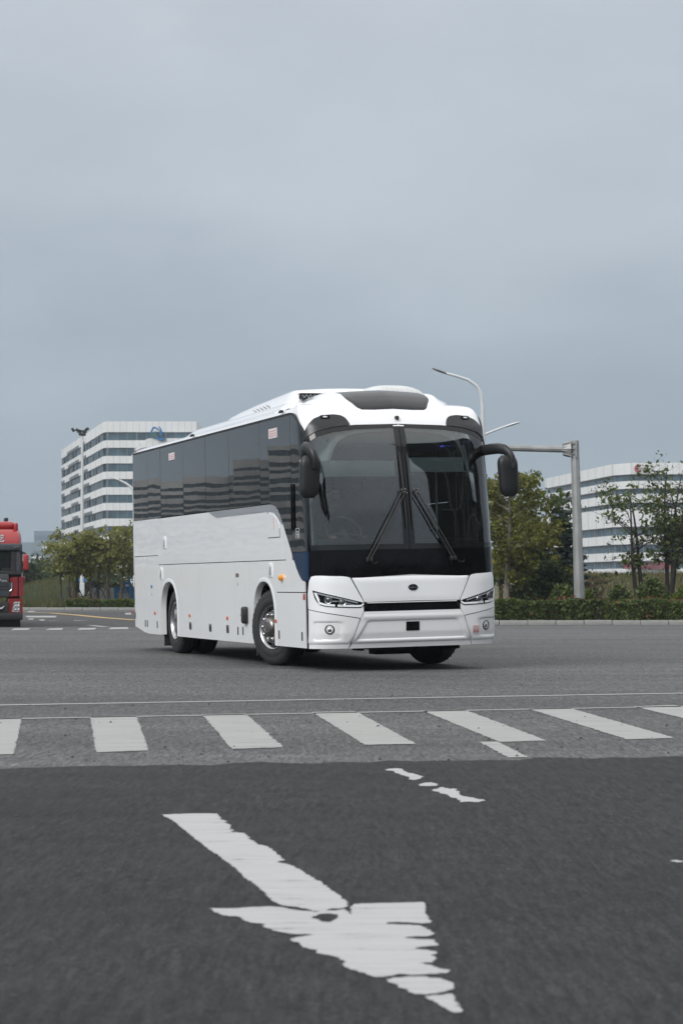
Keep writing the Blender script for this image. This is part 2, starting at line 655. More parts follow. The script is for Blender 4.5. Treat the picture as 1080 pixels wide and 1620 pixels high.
def flat(name, pts, mat, parent=None, jit=0.0, seg=0.12, lift=0.004):
    """flat painted shape on the ground from a closed outline; edges roughened by jit"""
    out = []
    n = len(pts)
    for i in range(n):
        a, b = Vector(pts[i]), Vector(pts[(i + 1) % n])
        L = (b - a).length
        k = max(1, int(L / seg)) if jit else 1
        nrm = Vector((-(b - a).y, (b - a).x, 0)).normalized() if L > 1e-6 else Vector((0, 0, 0))
        for j in range(k):
            p = a.lerp(b, j / k)
            if j:
                p = p + nrm * rnd.gauss(0, jit)
            out.append(Vector((p.x, p.y, gz(p.y) + lift)))
    me = bpy.data.meshes.new(name)
    bm = bmesh.new()
    f = bm.faces.new([bm.verts.new(p) for p in out])
    bmesh.ops.triangulate(bm, faces=[f])
    bmesh.ops.recalc_face_normals(bm, faces=bm.faces)
    for q in bm.faces:
        if q.normal.z < 0:
            q.normal_flip()
    bm.to_mesh(me)
    bm.free()
    return link(name, me, mat, parent)


# newer, darker asphalt in front of the crossing
pl, pr = gp(0, 1216), gp(1080, 1197.5)
dv = (pr - pl)
a0, a1 = pl - dv * 6, pl + dv * 7
struct(flat('dark_asphalt', [(a0.x, a0.y, 0), (-40, -60, 0), (40, -60, 0), (a1.x, a1.y, 0)], M_new, None, 0.06, 0.16, 0.004))
# darker lane beyond the junction on the left
l0, l1, l2, l3 = gp(-900, 992), gp(-900, 968), gp(320, 968), gp(320, 991)
struct(flat('side_road', [l0, l3, l2, l1], M_mid, None, 0.02, 0.6, 0.004))

# two thin transverse lines and the zebra crossing


def strip(name, p, q, w, mat, jit=0.004, seg=0.2):
    p, q = Vector((p.x, p.y, 0)), Vector((q.x, q.y, 0))
    n = (q - p).normalized()
    n = Vector((-n.y, n.x, 0)) * w / 2
    return flat(name, [p - n, q - n, q + n, p + n], mat, ROAD, jit, seg)


def ext(p, q, t0, t1):
    return p + (q - p) * t0, p + (q - p) * t1


strip('transverse_line', *ext(gp(0, 1116), gp(1080, 1097), -1.0, 2.0), 0.13, M_paint)
strip('transverse_line', *ext(gp(0, 1138), gp(1080, 1118), -1.0, 2.0), 0.10, M_paint)
zeb = [((-32, 1138), (35, 1137), (22, 1194), (-62, 1195)), ((143, 1134.5), (216, 1133), (236, 1188), (152, 1191)),
       ((319, 1130.5), (389, 1129.5), (448, 1183), (367, 1185.5)), ((493, 1127), (563, 1126), (658, 1177.5), (577, 1179)),
       ((667, 1124.5), (735, 1123.5), (865, 1172.5), (790, 1174.5)), ((834, 1121.5), (900, 1120.5), (1066, 1168), (991, 1170.5)),
       ((1000, 1118), (1066, 1116), (1290, 1163), (1205, 1166)), ((1166, 1115), (1230, 1113), (1490, 1158), (1415, 1161))]
z0 = [gp(*p) for p in zeb[1]]
for q in zeb:
    flat('crosswalk_stripe', [gp(*p) for p in q], M_paint, ROAD, 0.006, 0.035)
for k in (1, 2, 3):                      # the crossing goes on out of the frame
    for q, sg in ((zeb[0], -1), (zeb[-1], 1)):
        off = (gp(143, 1134.5) - gp(319, 1130.5)) * k * (1 if sg < 0 else -1)
        flat('crosswalk_stripe', [gp(*p) + off for p in q], M_paint, ROAD, 0.006, 0.035)
# lane line: a clean dash on the crossing, a worn dash before it
flat('lane_dash', [gp(757, 1174.5), gp(786, 1174), gp(835, 1198.5), gp(803, 1199)], M_paint, ROAD, 0.006, 0.035)
wd = [[(608, 1219), (627, 1217), (637, 1218.5), (640, 1222), (655, 1226), (668, 1230), (661, 1235), (650, 1236), (646, 1231), (632, 1227), (622, 1222)],
      [(661, 1243), (672, 1240), (683, 1239.5), (692, 1242), (690, 1245), (676, 1245.5), (664, 1245)],
      [(684, 1251), (700, 1247), (712, 1250), (717, 1249), (727, 1255), (724, 1258), (737, 1262), (752, 1265), (768, 1268), (757, 1271),
       (742, 1270), (729, 1271), (724, 1266), (712, 1263), (708, 1259), (696, 1257)]]
for q in wd:
    flat('worn_lane_paint', [gp(*p) for p in q], M_paint2, ROAD, 0.007, 0.02, 0.0065)
# the big worn arrow in the foreground (traced edges of the flaking paint)
shaft = [(255, 1291), (300, 1289), (343, 1289), (350, 1296), (347, 1298), (360, 1301), (356, 1303), (366, 1308), (363, 1313), (369, 1315), (366, 1318),
         (385, 1320), (395, 1327), (392, 1329), (403, 1333), (409, 1338), (425, 1342), (438, 1353), (450, 1363), (437, 1366), (460, 1371),
         (482, 1383), (495, 1391), (510, 1400), (520, 1408), (534, 1418), (546, 1427), (552, 1435), (541, 1440), (524, 1440), (515, 1444),
         (493, 1444), (483, 1440), (462, 1437), (445, 1435), (434, 1430), (425, 1422), (408, 1405), (398, 1398), (386, 1390), (372, 1375),
         (357, 1365), (343, 1354), (332, 1347), (320, 1338), (303, 1324), (285, 1310), (271, 1298)]
head = [(330, 1440.5), (352, 1440), (372, 1440), (395, 1438), (428, 1437), (445, 1438), (457, 1441), (485, 1444), (498, 1446), (509, 1444), (530, 1443.5),
        (546, 1441), (551, 1446), (556, 1450), (554, 1439), (560, 1433), (590, 1432), (635, 1431), (671, 1430), (674, 1441), (672, 1445),
        (678, 1454), (680, 1463), (668, 1464), (645, 1462), (614, 1462), (611, 1465), (640, 1466), (666, 1468), (686, 1479), (678, 1484),
        (649, 1485), (640, 1487), (660, 1489), (686, 1490), (693, 1499), (668, 1501), (656, 1504), (676, 1506), (691, 1509), (681, 1514),
        (690, 1519), (685, 1526), (672, 1526), (662, 1527), (684, 1531), (693, 1535), (711, 1538), (706, 1543), (672, 1545), (648, 1546),
        (632, 1544), (620, 1547), (605, 1549), (592, 1549), (578, 1543), (560, 1538), (548, 1534), (541, 1529), (546, 1524), (535, 1518),
        (519, 1514), (500, 1511), (502, 1506), (478, 1502), (475, 1495), (458, 1490), (476, 1485), (496, 1482), (469, 1481), (446, 1478),
        (430, 1474), (416, 1470), (418, 1465), (399, 1463), (381, 1457), (377, 1453), (352, 1451)]
frag = [[(610, 1553), (640, 1549), (669, 1548), (700, 1553), (716, 1558), (718, 1567), (705, 1572), (676, 1577), (655, 1576), (636, 1567)],
        [(671, 1580), (693, 1578), (715, 1576), (720, 1586), (727, 1598), (730, 1605), (718, 1606), (700, 1597), (686, 1589)]]
ARROW = flat('arrow_marking', [gp(*p) for p in head], M_paint2, ROAD, 0.004, 0.013, 0.0065)
flat('arrow_marking', [gp(*p) for p in shaft], M_paint2, ROAD, 0.004, 0.013, 0.0065)
for q in frag:
    flat('arrow_marking', [gp(*p) for p in q], M_paint2, ROAD, 0.004, 0.013, 0.0065)
flat('bare_patch', [gp(*p) for p in [(492, 1455), (505, 1450), (520, 1449), (534, 1451), (531, 1457), (522, 1462), (508, 1461)]], M_new, ROAD, 0.004, 0.03, 0.009)
flat('paint_scrap', [gp(*p) for p in [(1060, 1364), (1072, 1363), (1080, 1366), (1068, 1367)]], M_paint2, ROAD, 0.004, 0.013, 0.0065)

# markings far left
for q, m in (([(23, 994.5), (49, 994), (45, 997), (18, 997.5)], M_paint), ([(80, 994.5), (101, 994), (98, 997), (72, 997)], M_paint),
             ([(126, 994), (152, 993.5), (150, 996.5), (123, 997)], M_paint), ([(175, 993), (202, 992.5), (204, 995.5), (172, 996)], M_paint),
             ([(40, 974.5), (91, 974.5), (88, 977), (44, 977)], M_paint), ([(117, 981.5), (182, 983), (178, 985.5), (121, 984)], M_paint),
             ([(44, 967), (56, 966.7), (54, 968.3), (45, 968.4)], M_paint), ([(32, 985), (52, 984.5), (44, 988), (30, 988.5)], M_paint),
             ([(45, 979), (54, 978.6), (53, 980.5), (46, 980.6)], M_paint), ([(62, 980.4), (72, 980.2), (70, 982), (64, 982)], M_paint),
             ([(198, 970), (208, 969.6), (208, 972.4), (199, 972.4)], M_paint),
             ([(-30, 986), (-12, 985.6), (-14, 988), (-33, 988)], M_paint)):
    flat('lane_marking', [gp(*p) for p in q], m, ROAD, 0.01, 0.4, 0.008)
for pts, w, m in (([(82, 982.3), (110, 986), (140, 989), (168, 992.3)], 0.16, M_paint), ([(40, 968.8), (82, 970), (120, 973), (165, 977.5), (214, 981)], 0.22, M_ypaint)):
    for a, b in zip(pts, pts[1:]):
        pa, pb = gp(*a), gp(*b)
        n = (pb - pa).normalized()
        n = Vector((-n.y, n.x, 0)) * w
        flat('lane_marking', [pa - n, pb - n, pb + n, pa + n], m, ROAD, 0.0, lift=0.009)
# pale construction joint running past the coach
for pts, w in (([(-60, 1046), (190, 1037), (420, 1034)], .035), ([(600, 1037), (840, 1024), (1140, 1020)], .05)):
    for a, b in zip(pts, pts[1:]):
        strip('asphalt_joint', gp(*a), gp(*b), w, simple('sandy_joint', (0.155, 0.138, 0.118), 0.9, var=.25, scale=4), 0.02, 0.25)

# edge line and kerb on the right
KY = gp(900, 988.5).y
M_kerb = simple('kerb_concrete', (0.30, 0.30, 0.285), 0.85, var=.18, scale=2.5, bump=.35, bscale=25)
KERB = empty('kerb', (0, KY, gz(KY)))
struct(KERB)
x = 1.6
i = 0
km = []
for t in range(4):
    mb = MB()
    mb.rbox((0, 0.075, 0.075), (0.985 - 0.004 * t, 0.15, 0.18), 0.012 + .004 * t, 2)
    km.append(mb.mesh('kerb_stone'))
while x < 34:
    o = link('kerb_stone', km[i % 4], M_kerb, KERB)
    o.location = (x + 0.5, rnd.uniform(-.006, .006), rnd.uniform(-.008, .006))
    o.rotation_euler = (0, 0, rnd.uniform(-.006, .006))
    x += 1.0
    i += 1
x = 4.4
while x < 40:
    L = rnd.uniform(.6, 1.5)
    flat('edge_line', [(x, KY - .42, 0), (x + L, KY - .42, 0), (x + L, KY - .26, 0), (x, KY - .26, 0)], M_paint, ROAD, 0.012, .2)
    x += L + rnd.uniform(.1, .9)
# raised planted ground behind the right kerb
struct(sheet('planting_bed', [1.6, 10, 20, 34], list(np.linspace(KY + .15, KY + 8, 8)), 0.09, M_soil))
# left kerb, far
LK = gp(120, 965.5).y
LKERB = empty('far_kerb', (0, LK, gz(LK)))
struct(LKERB)
for j in range(60):
    o = link('kerb_stone', km[j % 4], M_kerb, LKERB)
    o.location = (-32.0 + j * 1.0, rnd.uniform(-.01, .01), rnd.uniform(-.01, .0))

# loose grit and small stones lying on the junction
pv = []
pf = []
for k in range(200):
    if k < 190:
        p = gp(rnd.uniform(-20, 1100), rnd.uniform(1060, 1215))
    else:
        p = gp(rnd.uniform(-20, 1100), rnd.uniform(1330, 1610))
    r_ = rnd.choice((.006, .008, .010, .014)) * (1 if k < 190 else .4)
    o_ = len(pv)
    a_ = rnd.uniform(0, 6)
    for q in range(4):
        pv.append((p.x + r_ * math.cos(a_ + q * 1.57) * rnd.uniform(.7, 1.3), p.y + r_ * math.sin(a_ + q * 1.57) * rnd.uniform(.7, 1.3), .003))
    pv.append((p.x, p.y, .004 + r_ * .9))
    pf += [(o_ + q, o_ + (q + 1) % 4, o_ + 4) for q in range(4)]
stuff(quick('grit', pv, pf, simple('grit_stone', (0.05, 0.048, 0.046), .9, var=.8, scale=3)), 'loose grit and small stones scattered on the asphalt', 'grit')
# ------------------------------------------------------------------ the coach
TH = R(19.2)                       # heading against the viewing direction
ROLL = 0.022                       # the body leans outwards in the turn
W, D, NN = 1.265, 0.42, 5.5        # half width, depth of the front curve, squareness of the front corners
LB = 10.12                         # length
BX, BY = 0.92029475, 25.77491451
BUS = empty('coach_bus', (BX, BY, 0), TH)
tag(BUS, 'white coach bus with dark windscreen and black mirrors turning at the junction', 'bus')
AXF, AXR = 2.17, 7.38

PZ = [.0, .3, .5, .75, 1.2, 1.4, 2.0, 2.6, 2.95, 3.15, 3.3, 3.4]
PS = [.12, .08, .02, 0, .03, .04, .115, .22, .30, .37, .47, .56]
_xs = W * np.sin(np.linspace(0, math.pi / 2, 400))
_ys = D * (1 - np.sqrt(np.maximum(0, 1 - (_xs / W) ** NN)))
_xs = np.append(_xs, [W, W])
_ys = np.append(_ys, [D + 1e-6, 11])
_ss = np.concatenate([[0], np.cumsum(np.hypot(np.diff(_xs), np.diff(_ys)))])
SC0 = float(_ss[-2])               # arc length where the straight side begins


def setb(z):
    return float(np.interp(z, PZ, PS))


def out(s):
    a = abs(s)
    return math.copysign(float(np.interp(a, _ss, _xs)), s), float(np.interp(a, _ss, _ys))


def FM(s, z, off=0.0):
    """point of the body skin: s runs round the front from the centre line, z is height, off is outwards"""
    x, y = out(s)
    x2, y2 = out(s + .004)
    x1, y1 = out(s - .004)
    tx, ty = x2 - x1, y2 - y1
    l = math.hypot(tx, ty) + 1e-12
    nx, ny = ty / l, -tx / l
    fall = max(0.0, 1 - y / 1.2)
    return Vector((x + nx * off, y + setb(z) * fall + ny * off, z))


def SM(sd):
    def f(y, z, off=0.0):
        b = setb(z)
        y0 = (y - b) / (1 - b / 1.2) if y < 1.2 else y
        if y0 >= D:
            return Vector((sd * (W + off), y, z))
        y0 = max(y0, 0.0)
        x = W * (1 - ((D - y0) / D) ** 2) ** (1 / NN)
        s = float(np.interp(x, _xs, _ss))
        p = FM(sd * s, z, off)
        return p
    return f


def lin(a, b, n):
    return [a + (b - a) * i / n for i in range(n + 1)]


def itp(tab):
    xs = [p[0] for p in tab]
    zs = [p[1] for p in tab]
    if xs[0] > xs[-1]:
        xs, zs = xs[::-1], zs[::-1]
    return lambda u: float(np.interp(u, xs, zs))


def roll(o):
    o.rotation_euler = (0, -ROLL, 0)
    return o


def patch(name, us, lo, hi, nz, fm, mat, parent=None, off=0.014, th=0.014, disp=None, sharp=30):
    """skin panel of real thickness between two curves lo(u) and hi(u)"""
    lo = lo if callable(lo) else (lambda u, v=lo: v)
    hi = hi if callable(hi) else (lambda u, v=hi: v)
    mb = MB()
    vs = []
    for side in (0, 1):
        for u in us:
            a, b = lo(u), hi(u)
            for j in range(nz + 1):
                z = a + (b - a) * j / nz
                o = (off + (disp(u, z) if disp else 0)) if side == 0 else off - th
                vs.append(fm(u, z, o))
    n, m = len(us), nz + 1
    idx = lambda s, i, j: s * n * m + i * m + j
    fs = []
    for i in range(n - 1):
        for j in range(nz):
            fs.append((idx(0, i, j), idx(0, i + 1, j), idx(0, i + 1, j + 1), idx(0, i, j + 1)))
            fs.append((idx(1, i, j), idx(1, i, j + 1), idx(1, i + 1, j + 1), idx(1, i + 1, j)))
    for i in range(n - 1):
        fs.append((idx(0, i, 0), idx(1, i, 0), idx(1, i + 1, 0), idx(0, i + 1, 0)))
        fs.append((idx(0, i, nz), idx(0, i + 1, nz), idx(1, i + 1, nz), idx(1, i, nz)))
    for j in range(nz):
        fs.append((idx(0, 0, j), idx(0, 0, j + 1), idx(1, 0, j + 1), idx(1, 0, j)))
        fs.append((idx(0, n - 1, j), idx(1, n - 1, j), idx(1, n - 1, j + 1), idx(0, n - 1, j + 1)))
    mb.add(vs, fs)
    o = mb.obj(name, mat, parent or BUS, sharp)
    if parent is None or parent is BUS:
        roll(o)
    return o


def bobj(mb, name, mat, parent=None, sharp=35):
    o = mb.obj(name, mat, parent or BUS, sharp)
    if parent is None:
        roll(o)
    return o


# ---- under-structure that closes the body
def arch(y, c, half, top):
    d = abs(y - c)
    if d >= half:
        return None
    return 0.70 + (top - 0.70) * (1 - (d / half) ** 2.4) ** 0.5


ARCH = ((2.255, .485), (7.43, .51))


def skirt(y, grow=0.0, top=1.17):
    base = 0.31
    if y > 8.8:
        base = 0.31 + 0.12 * sstep(8.75, 10.1, y) + 0.25 * sstep(9.9, 10.3, y)
    for c, half in ARCH:
        a = arch(y, c, half + grow, top)
        if a is not None:
            return max(base, a)
    return base


def ysamp(a, b, step=0.12):
    ys = set(np.round(np.arange(a, b, step), 4)) | {a, b}
    for c, half in ARCH:
        for e in (-half, half):
            for d in (-.0005, .0005, .004, .015, .035, .07, -.004, -.015, -.035, -.07):
                ys.add(c + e + d)
        for d in np.linspace(-half, half, 25):
            ys.add(c + float(d))
    return sorted(y for y in ys if a <= y <= b)


mb = MB()
for sd in (-1, 1):
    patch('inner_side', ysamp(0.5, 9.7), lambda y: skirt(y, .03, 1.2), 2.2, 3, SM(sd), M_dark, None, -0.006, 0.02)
mb = MB()
mb.box((0, 5.1, 1.16), (2.36, 9.4, 0.05))             # floor
mb.box((0, 5.0, 0.72), (1.5, 8.7, 0.62))              # near-black chassis box between the wheels, there to make the arches look dark
mb.box((0, 4.75, 0.62), (2.3, 3.5, 0.5))
mb.box((0, 9.1, 0.75), (2.2, 1.5, 0.6))
mb.box((0, 1.0, 0.75), (2.1, 0.9, 0.6))
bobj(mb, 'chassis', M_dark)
mb = MB()
mb.box((-.55, .55, .31), (.06, .3, .1)).box((-.2, .5, .30), (.5, .5, .06)).box((.1, 1.1, .26), (.5, .3, .16)).box((.75, .5, .29), (.1, .2, .08))
stuff(bobj(mb, 'underfloor_gear', M_dark))
for yy in (AXF, AXR):
    mb = MB()
    mb.tube([(-1.0, yy, .5), (1.0, yy, .5)], .08, 8)
    bobj(mb, 'axle_beam', M_dark)
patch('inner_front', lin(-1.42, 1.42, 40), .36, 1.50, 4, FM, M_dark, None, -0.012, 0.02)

# ---- front fascia
hood_top = itp([(-.81, 1.203), (-.6, 1.222), (-.3, 1.238), (0, 1.243), (.3, 1.238), (.6, 1.222), (.81, 1.203)])
hood_bot = itp([(-.80, 1.198), (-.645, .888), (0, .893), (.645, .888), (.80, 1.198)])
patch('hood_panel', sorted(set(lin(-.80, .80, 36) + [-.645, .645])), hood_bot, hood_top, 10, FM, M_white, None, 0.018, 0.018,
      lambda s, z: -0.03 * sstep(1.165, 1.24, z) - 0.006 * sstep(.93, .88, z))
fend_top = itp([(.815, 1.198), (.85, 1.212), (1.0, 1.23), (1.2, 1.243), (1.30, 1.243), (1.36, 1.215), (1.40, 1.13), (1.425, 1.0)])
fend_bot = itp([(.662, .775), (.705, .690), (1.0, .742), (1.38, .806), (1.425, .81)])
fus = sorted(set([.662, .68, .705, .72, .76, .80] + lin(.82, 1.425, 16)))


def fend_hi(u):
    if u < .815:
        return .905 + (1.19 - .905) * (u - .665) / .15
    return fend_top(u)


for sg in (-1, 1):
    patch('headlight_surround', [sg * u for u in fus], lambda u: fend_bot(abs(u)), lambda u: fend_hi(abs(u)), 8, FM, M_white, None, 0.016, 0.016,
          lambda s, z: -0.012 * sstep(1.17, 1.24, z))
# centre bumper with sunken number-plate field
cb_edge = lambda z: .835 - (.835 - .70) * (z - .305) / (.69 - .305)


def cb_lo(u):
    a = abs(u)
    return .308 if a <= .833 else .308


def cb_disp(s, z):
    a = abs(s)
    ed = .60 + (.645 - z) * .62
    inn = sstep(ed + .03, ed - .03, a) * sstep(.665, .628, z) * sstep(.40, .435, z)
    d = -0.035 * inn
    d += -0.07 * sstep(.395, .30, z)
    d += -0.016 * sstep(.70, .655, z) * (1 - inn) * 0.5
    d += 0.010 * sstep(.74, .70, z)
    return d


def cb_hi(u):
    a = abs(u)
    if a <= .655:
        return .768
    if a <= .70:
        return .768 - (a - .655) / .045 * .08
    return .69 - (a - .70) * (.69 - .308) / .135


patch('front_bumper', sorted(set(lin(-.832, .832, 60) + [-.655, .655, -.70, .70])), .306, lambda u: max(.309, cb_hi(u)), 30, FM, M_white, None, 0.016, 0.016, cb_disp, 45)
patch('grille_slot', sorted(set(lin(-.652, .652, 30) + [-.6, .6])), .779, lambda u: .868 if abs(u) < .60 else .868 - (abs(u) - .60) / .052 * .088, 4, FM, M_black, None, -0.008, 0.012)
patch('grille_lip', lin(-.61, .61, 24), .873, .883, 1, FM, M_white, None, 0.014, 0.02)
# bumper corners with fog lamp pockets
co_in = lambda z: .845 - (.845 - .71) * (z - .305) / (.69 - .305)


def co_lo(u):
    a = abs(u)
    return .308 if a > .845 else .308 + (.845 - a) * (.69 - .305) / .135


def co_disp(s, z):
    a = abs(s)
    d = -0.06 * sstep(.39, .30, z)
    inn = sstep(.86, .93, a) * sstep(1.34, 1.28, a) * sstep(.655, .625, z) * sstep(.40, .45, z)
    d += -0.028 * inn * sstep(.88, 1.05, a)
    d += -0.02 * max(0, 1 - ((a - 1.075) / .115) ** 2 - ((z - .553) / .09) ** 2) ** .5 if ((a - 1.075) / .115) ** 2 + ((z - .553) / .09) ** 2 < 1 else 0
    return d


for sg in (-1, 1):
    patch('bumper_corner', [sg * u for u in sorted(set(lin(.712, .845, 4) + lin(.845, 1.425, 40)))], lambda u: co_lo(u),
          lambda u: fend_bot(abs(u)) - .010, 30, FM, M_white, None, 0.014, 0.014, co_disp, 45)
    # fog lamp
    fl = 1.095 if sg < 0 else 1.06
    c = FM(sg * fl, .553, .0)
    t = FM(sg * (fl + .01), .553, 0) - FM(sg * (fl - .01), .553, 0)
    nrm = Vector((t.y, -t.x, 0)).normalized() * (1 if t.x * sg > 0 else 1)
    if nrm.y > 0:
        nrm = -nrm
    rotm = nrm.to_track_quat('X', 'Z').to_matrix()
    mm = Matrix.Translation(c + nrm * -.012) @ rotm.to_4x4()
    mb = MB()
    mb.lathe([(-.02, .066), (.006, .066), (.016, .060), (.016, .050), (.002, .046), (-.02, .046)], 28, mm)
    fo = bobj(mb, 'fog_lamp', M_blackm)
    mb = MB()
    mb.lathe([(-.01, .046), (.004, .045), (.010, .034), (.012, .012), (.012, .001)], 24, mm)
    bobj(mb, 'lens', M_lens, fo)
    mb = MB()
    mb.lathe([(.008, .047), (.014, .049), (.014, .043), (.008, .041)], 28, mm, close=True)
    bobj(mb, 'chrome_ring', M_chrome, fo)
    mb = MB()
    mb.rbox((0, 0, 0), (.012, .036, .032), .005, 2, None)
    mb.v = [tuple(mm @ (Vector(p) + Vector((.012, 0, 0)))) for p in mb.v]
    bobj(mb, 'reflector', M_chrome, fo)

# headlights
hl_top = itp([(.63, .868), (.70, .893), (1.0, .972), (1.20, 1.022), (1.312, 1.049), (1.318, 1.048)])
hl_bot = itp([(.63, .866), (.70, .818), (.80, .820), (1.0, .829), (1.14, .842), (1.22, .868), (1.25, .892), (1.29, .96), (1.318, 1.046)])
for sg in (-1, 1):
    us = sorted(set(lin(.63, 1.318, 24) + [.70]))
    H = patch('headlight', [sg * u for u in us], lambda u: hl_bot(abs(u)), lambda u: hl_top(abs(u)), 5, FM, M_black, None, 0.021, 0.02)
    # white light guide along the lower and outer rim
    gus = [u for u in lin(.66, 1.262, 40)]
    g = patch('light_guide', [sg * u for u in gus if u < 1.0], lambda u: hl_bot(abs(u)) + .011, lambda u: hl_bot(abs(u)) + .036, 1, FM, M_drl, H, 0.026, 0.006)
    patch('light_guide', [sg * u for u in gus if u > 1.015 and u < 1.232], lambda u: hl_bot(abs(u)) + .011, lambda u: hl_bot(abs(u)) + .036, 1, FM, M_drl, H, 0.026, 0.006)
    patch('light_guide', [sg * u for u in lin(1.212, 1.290, 6)], lambda u: .878 + (abs(u) - 1.222) * 2.1, lambda u: min(hl_top(abs(u)) - .022, .955 + (abs(u) - 1.222) * 2.1), 3, FM, M_drl, H, 0.026, 0.006)
    patch('brow_strip', [sg * u for u in lin(.74, 1.27, 14)], lambda u: hl_top(abs(u)) - .030, lambda u: hl_top(abs(u)) - .013, 1, FM, M_grey, H, 0.025, 0.006)
    for ls, lz, rr in ((1.10, .925, .050), (.93, .893, .046)):
        c = FM(sg * ls, lz, 0.012)
        t = FM(sg * (ls + .01), lz, 0) - FM(sg * (ls - .01), lz, 0)
        nrm = Vector((t.y, -t.x, 0)).normalized()
        if nrm.y > 0:
            nrm = -nrm
        mm = Matrix.Translation(c) @ nrm.to_track_quat('X', 'Z').to_matrix().to_4x4()
        mb = MB()
        mb.lathe([(-.01, rr), (.018, rr), (.022, rr * .93), (.018, rr * .78), (-.01, rr * .74)], 28, mm)
        bobj(mb, 'projector_ring', M_chrome, H)
        mb = MB()
        mb.lathe([(.0, rr * .80), (.012, rr * .74), (.020, rr * .5), (.024, .002)], 24, mm)
        bobj(mb, 'projector_lens', M_lens, H)
    patch('chrome_link', [sg * u for u in lin(.985, 1.05, 4)], .900, .915, 1, FM, M_chrome, H, 0.027, 0.008)
    patch('chrome_link', [sg * u for u in lin(.78, .885, 4)], lambda u: .852 + (abs(u) - .78) * .24, lambda u: .861 + (abs(u) - .78) * .28, 1, FM, M_chrome, H, 0.026, 0.006)

# black mask under the windscreen
mask_lo = itp([(-1.345, 1.10), (-1.30, 1.21), (-1.2, 1.225), (-.82, 1.18), (-.81, 1.19), (0, 1.23), (.81, 1.19), (.82, 1.18), (1.2, 1.225), (1.30, 1.21), (1.345, 1.10)])
patch('front_mask', sorted(set(lin(-1.345, 1.345, 60))), mask_lo, 1.548, 6, FM, M_black, None, 0.006, 0.02)
# plate socket, emblem, sticker
patch('sensor_plate', lin(-.088, .092, 6), .512, .628, 2, FM, M_black, None, 0.006, 0.03)


def disc_on(s, z, a, b, off, th, mat, name, parent=None, n=28, ring=0.0):
    mb = MB()
    vs = []
    for o in (off, off - th):
        for k in range(n):
            an = 2 * math.pi * k / n
            vs.append(FM(s + a * math.cos(an), z + b * math.sin(an), o))
    fs = [tuple(range(n)), tuple(range(2 * n - 1, n - 1, -1))] + [(k, n + k, n + (k + 1) % n, (k + 1) % n) for k in range(n)]
    mb.add(vs, fs)
    return bobj(mb, name, mat, parent)


em = disc_on(.012, 1.062, .066, .042, .024, .02, M_chrome, 'emblem')
disc_on(.012, 1.062, .060, .037, .027, .01, M_embl, 'emblem_field', em)
patch('emblem_bar', lin(-.043, .067, 6), 1.055, 1.064, 1, FM, M_steel, em, .029, .006)
patch('emblem_mark', lin(-.006, .0, 1), 1.064, 1.083, 1, FM, M_steel, em, .029, .006)
patch('emblem_mark', lin(-.006, .03, 3), 1.066, 1.071, 1, FM, M_steel, em, .029, .006)
patch('emblem_mark', lin(-.006, .0, 1), 1.036, 1.050, 1, FM, M_steel, em, .029, .006)
st = patch('warning_sticker', lin(.828, .930, 5), .452, .558, 3, FM, M_stick, None, .0185, .012)
for zz, h_ in ((.535, .010), (.517, .007), (.503, .007)):
    patch('sticker_print', lin(.838, .920, 4), zz, zz + h_ * .8, 1, FM, M_printp, st, .0195, .002)
for s0 in (.842, .885):
    patch('sticker_print', lin(s0, s0 + .012, 1), .465, .492, 1, FM, M_print, st, .0195, .002)
    patch('sticker_print', lin(s0 + .016, s0 + .032, 1), .463, .480, 1, FM, M_print, st, .0195, .002)
    patch('sticker_print', lin(s0 + .010, s0 + .022, 1), .484, .496, 1, FM, M_print, st, .0195, .002)

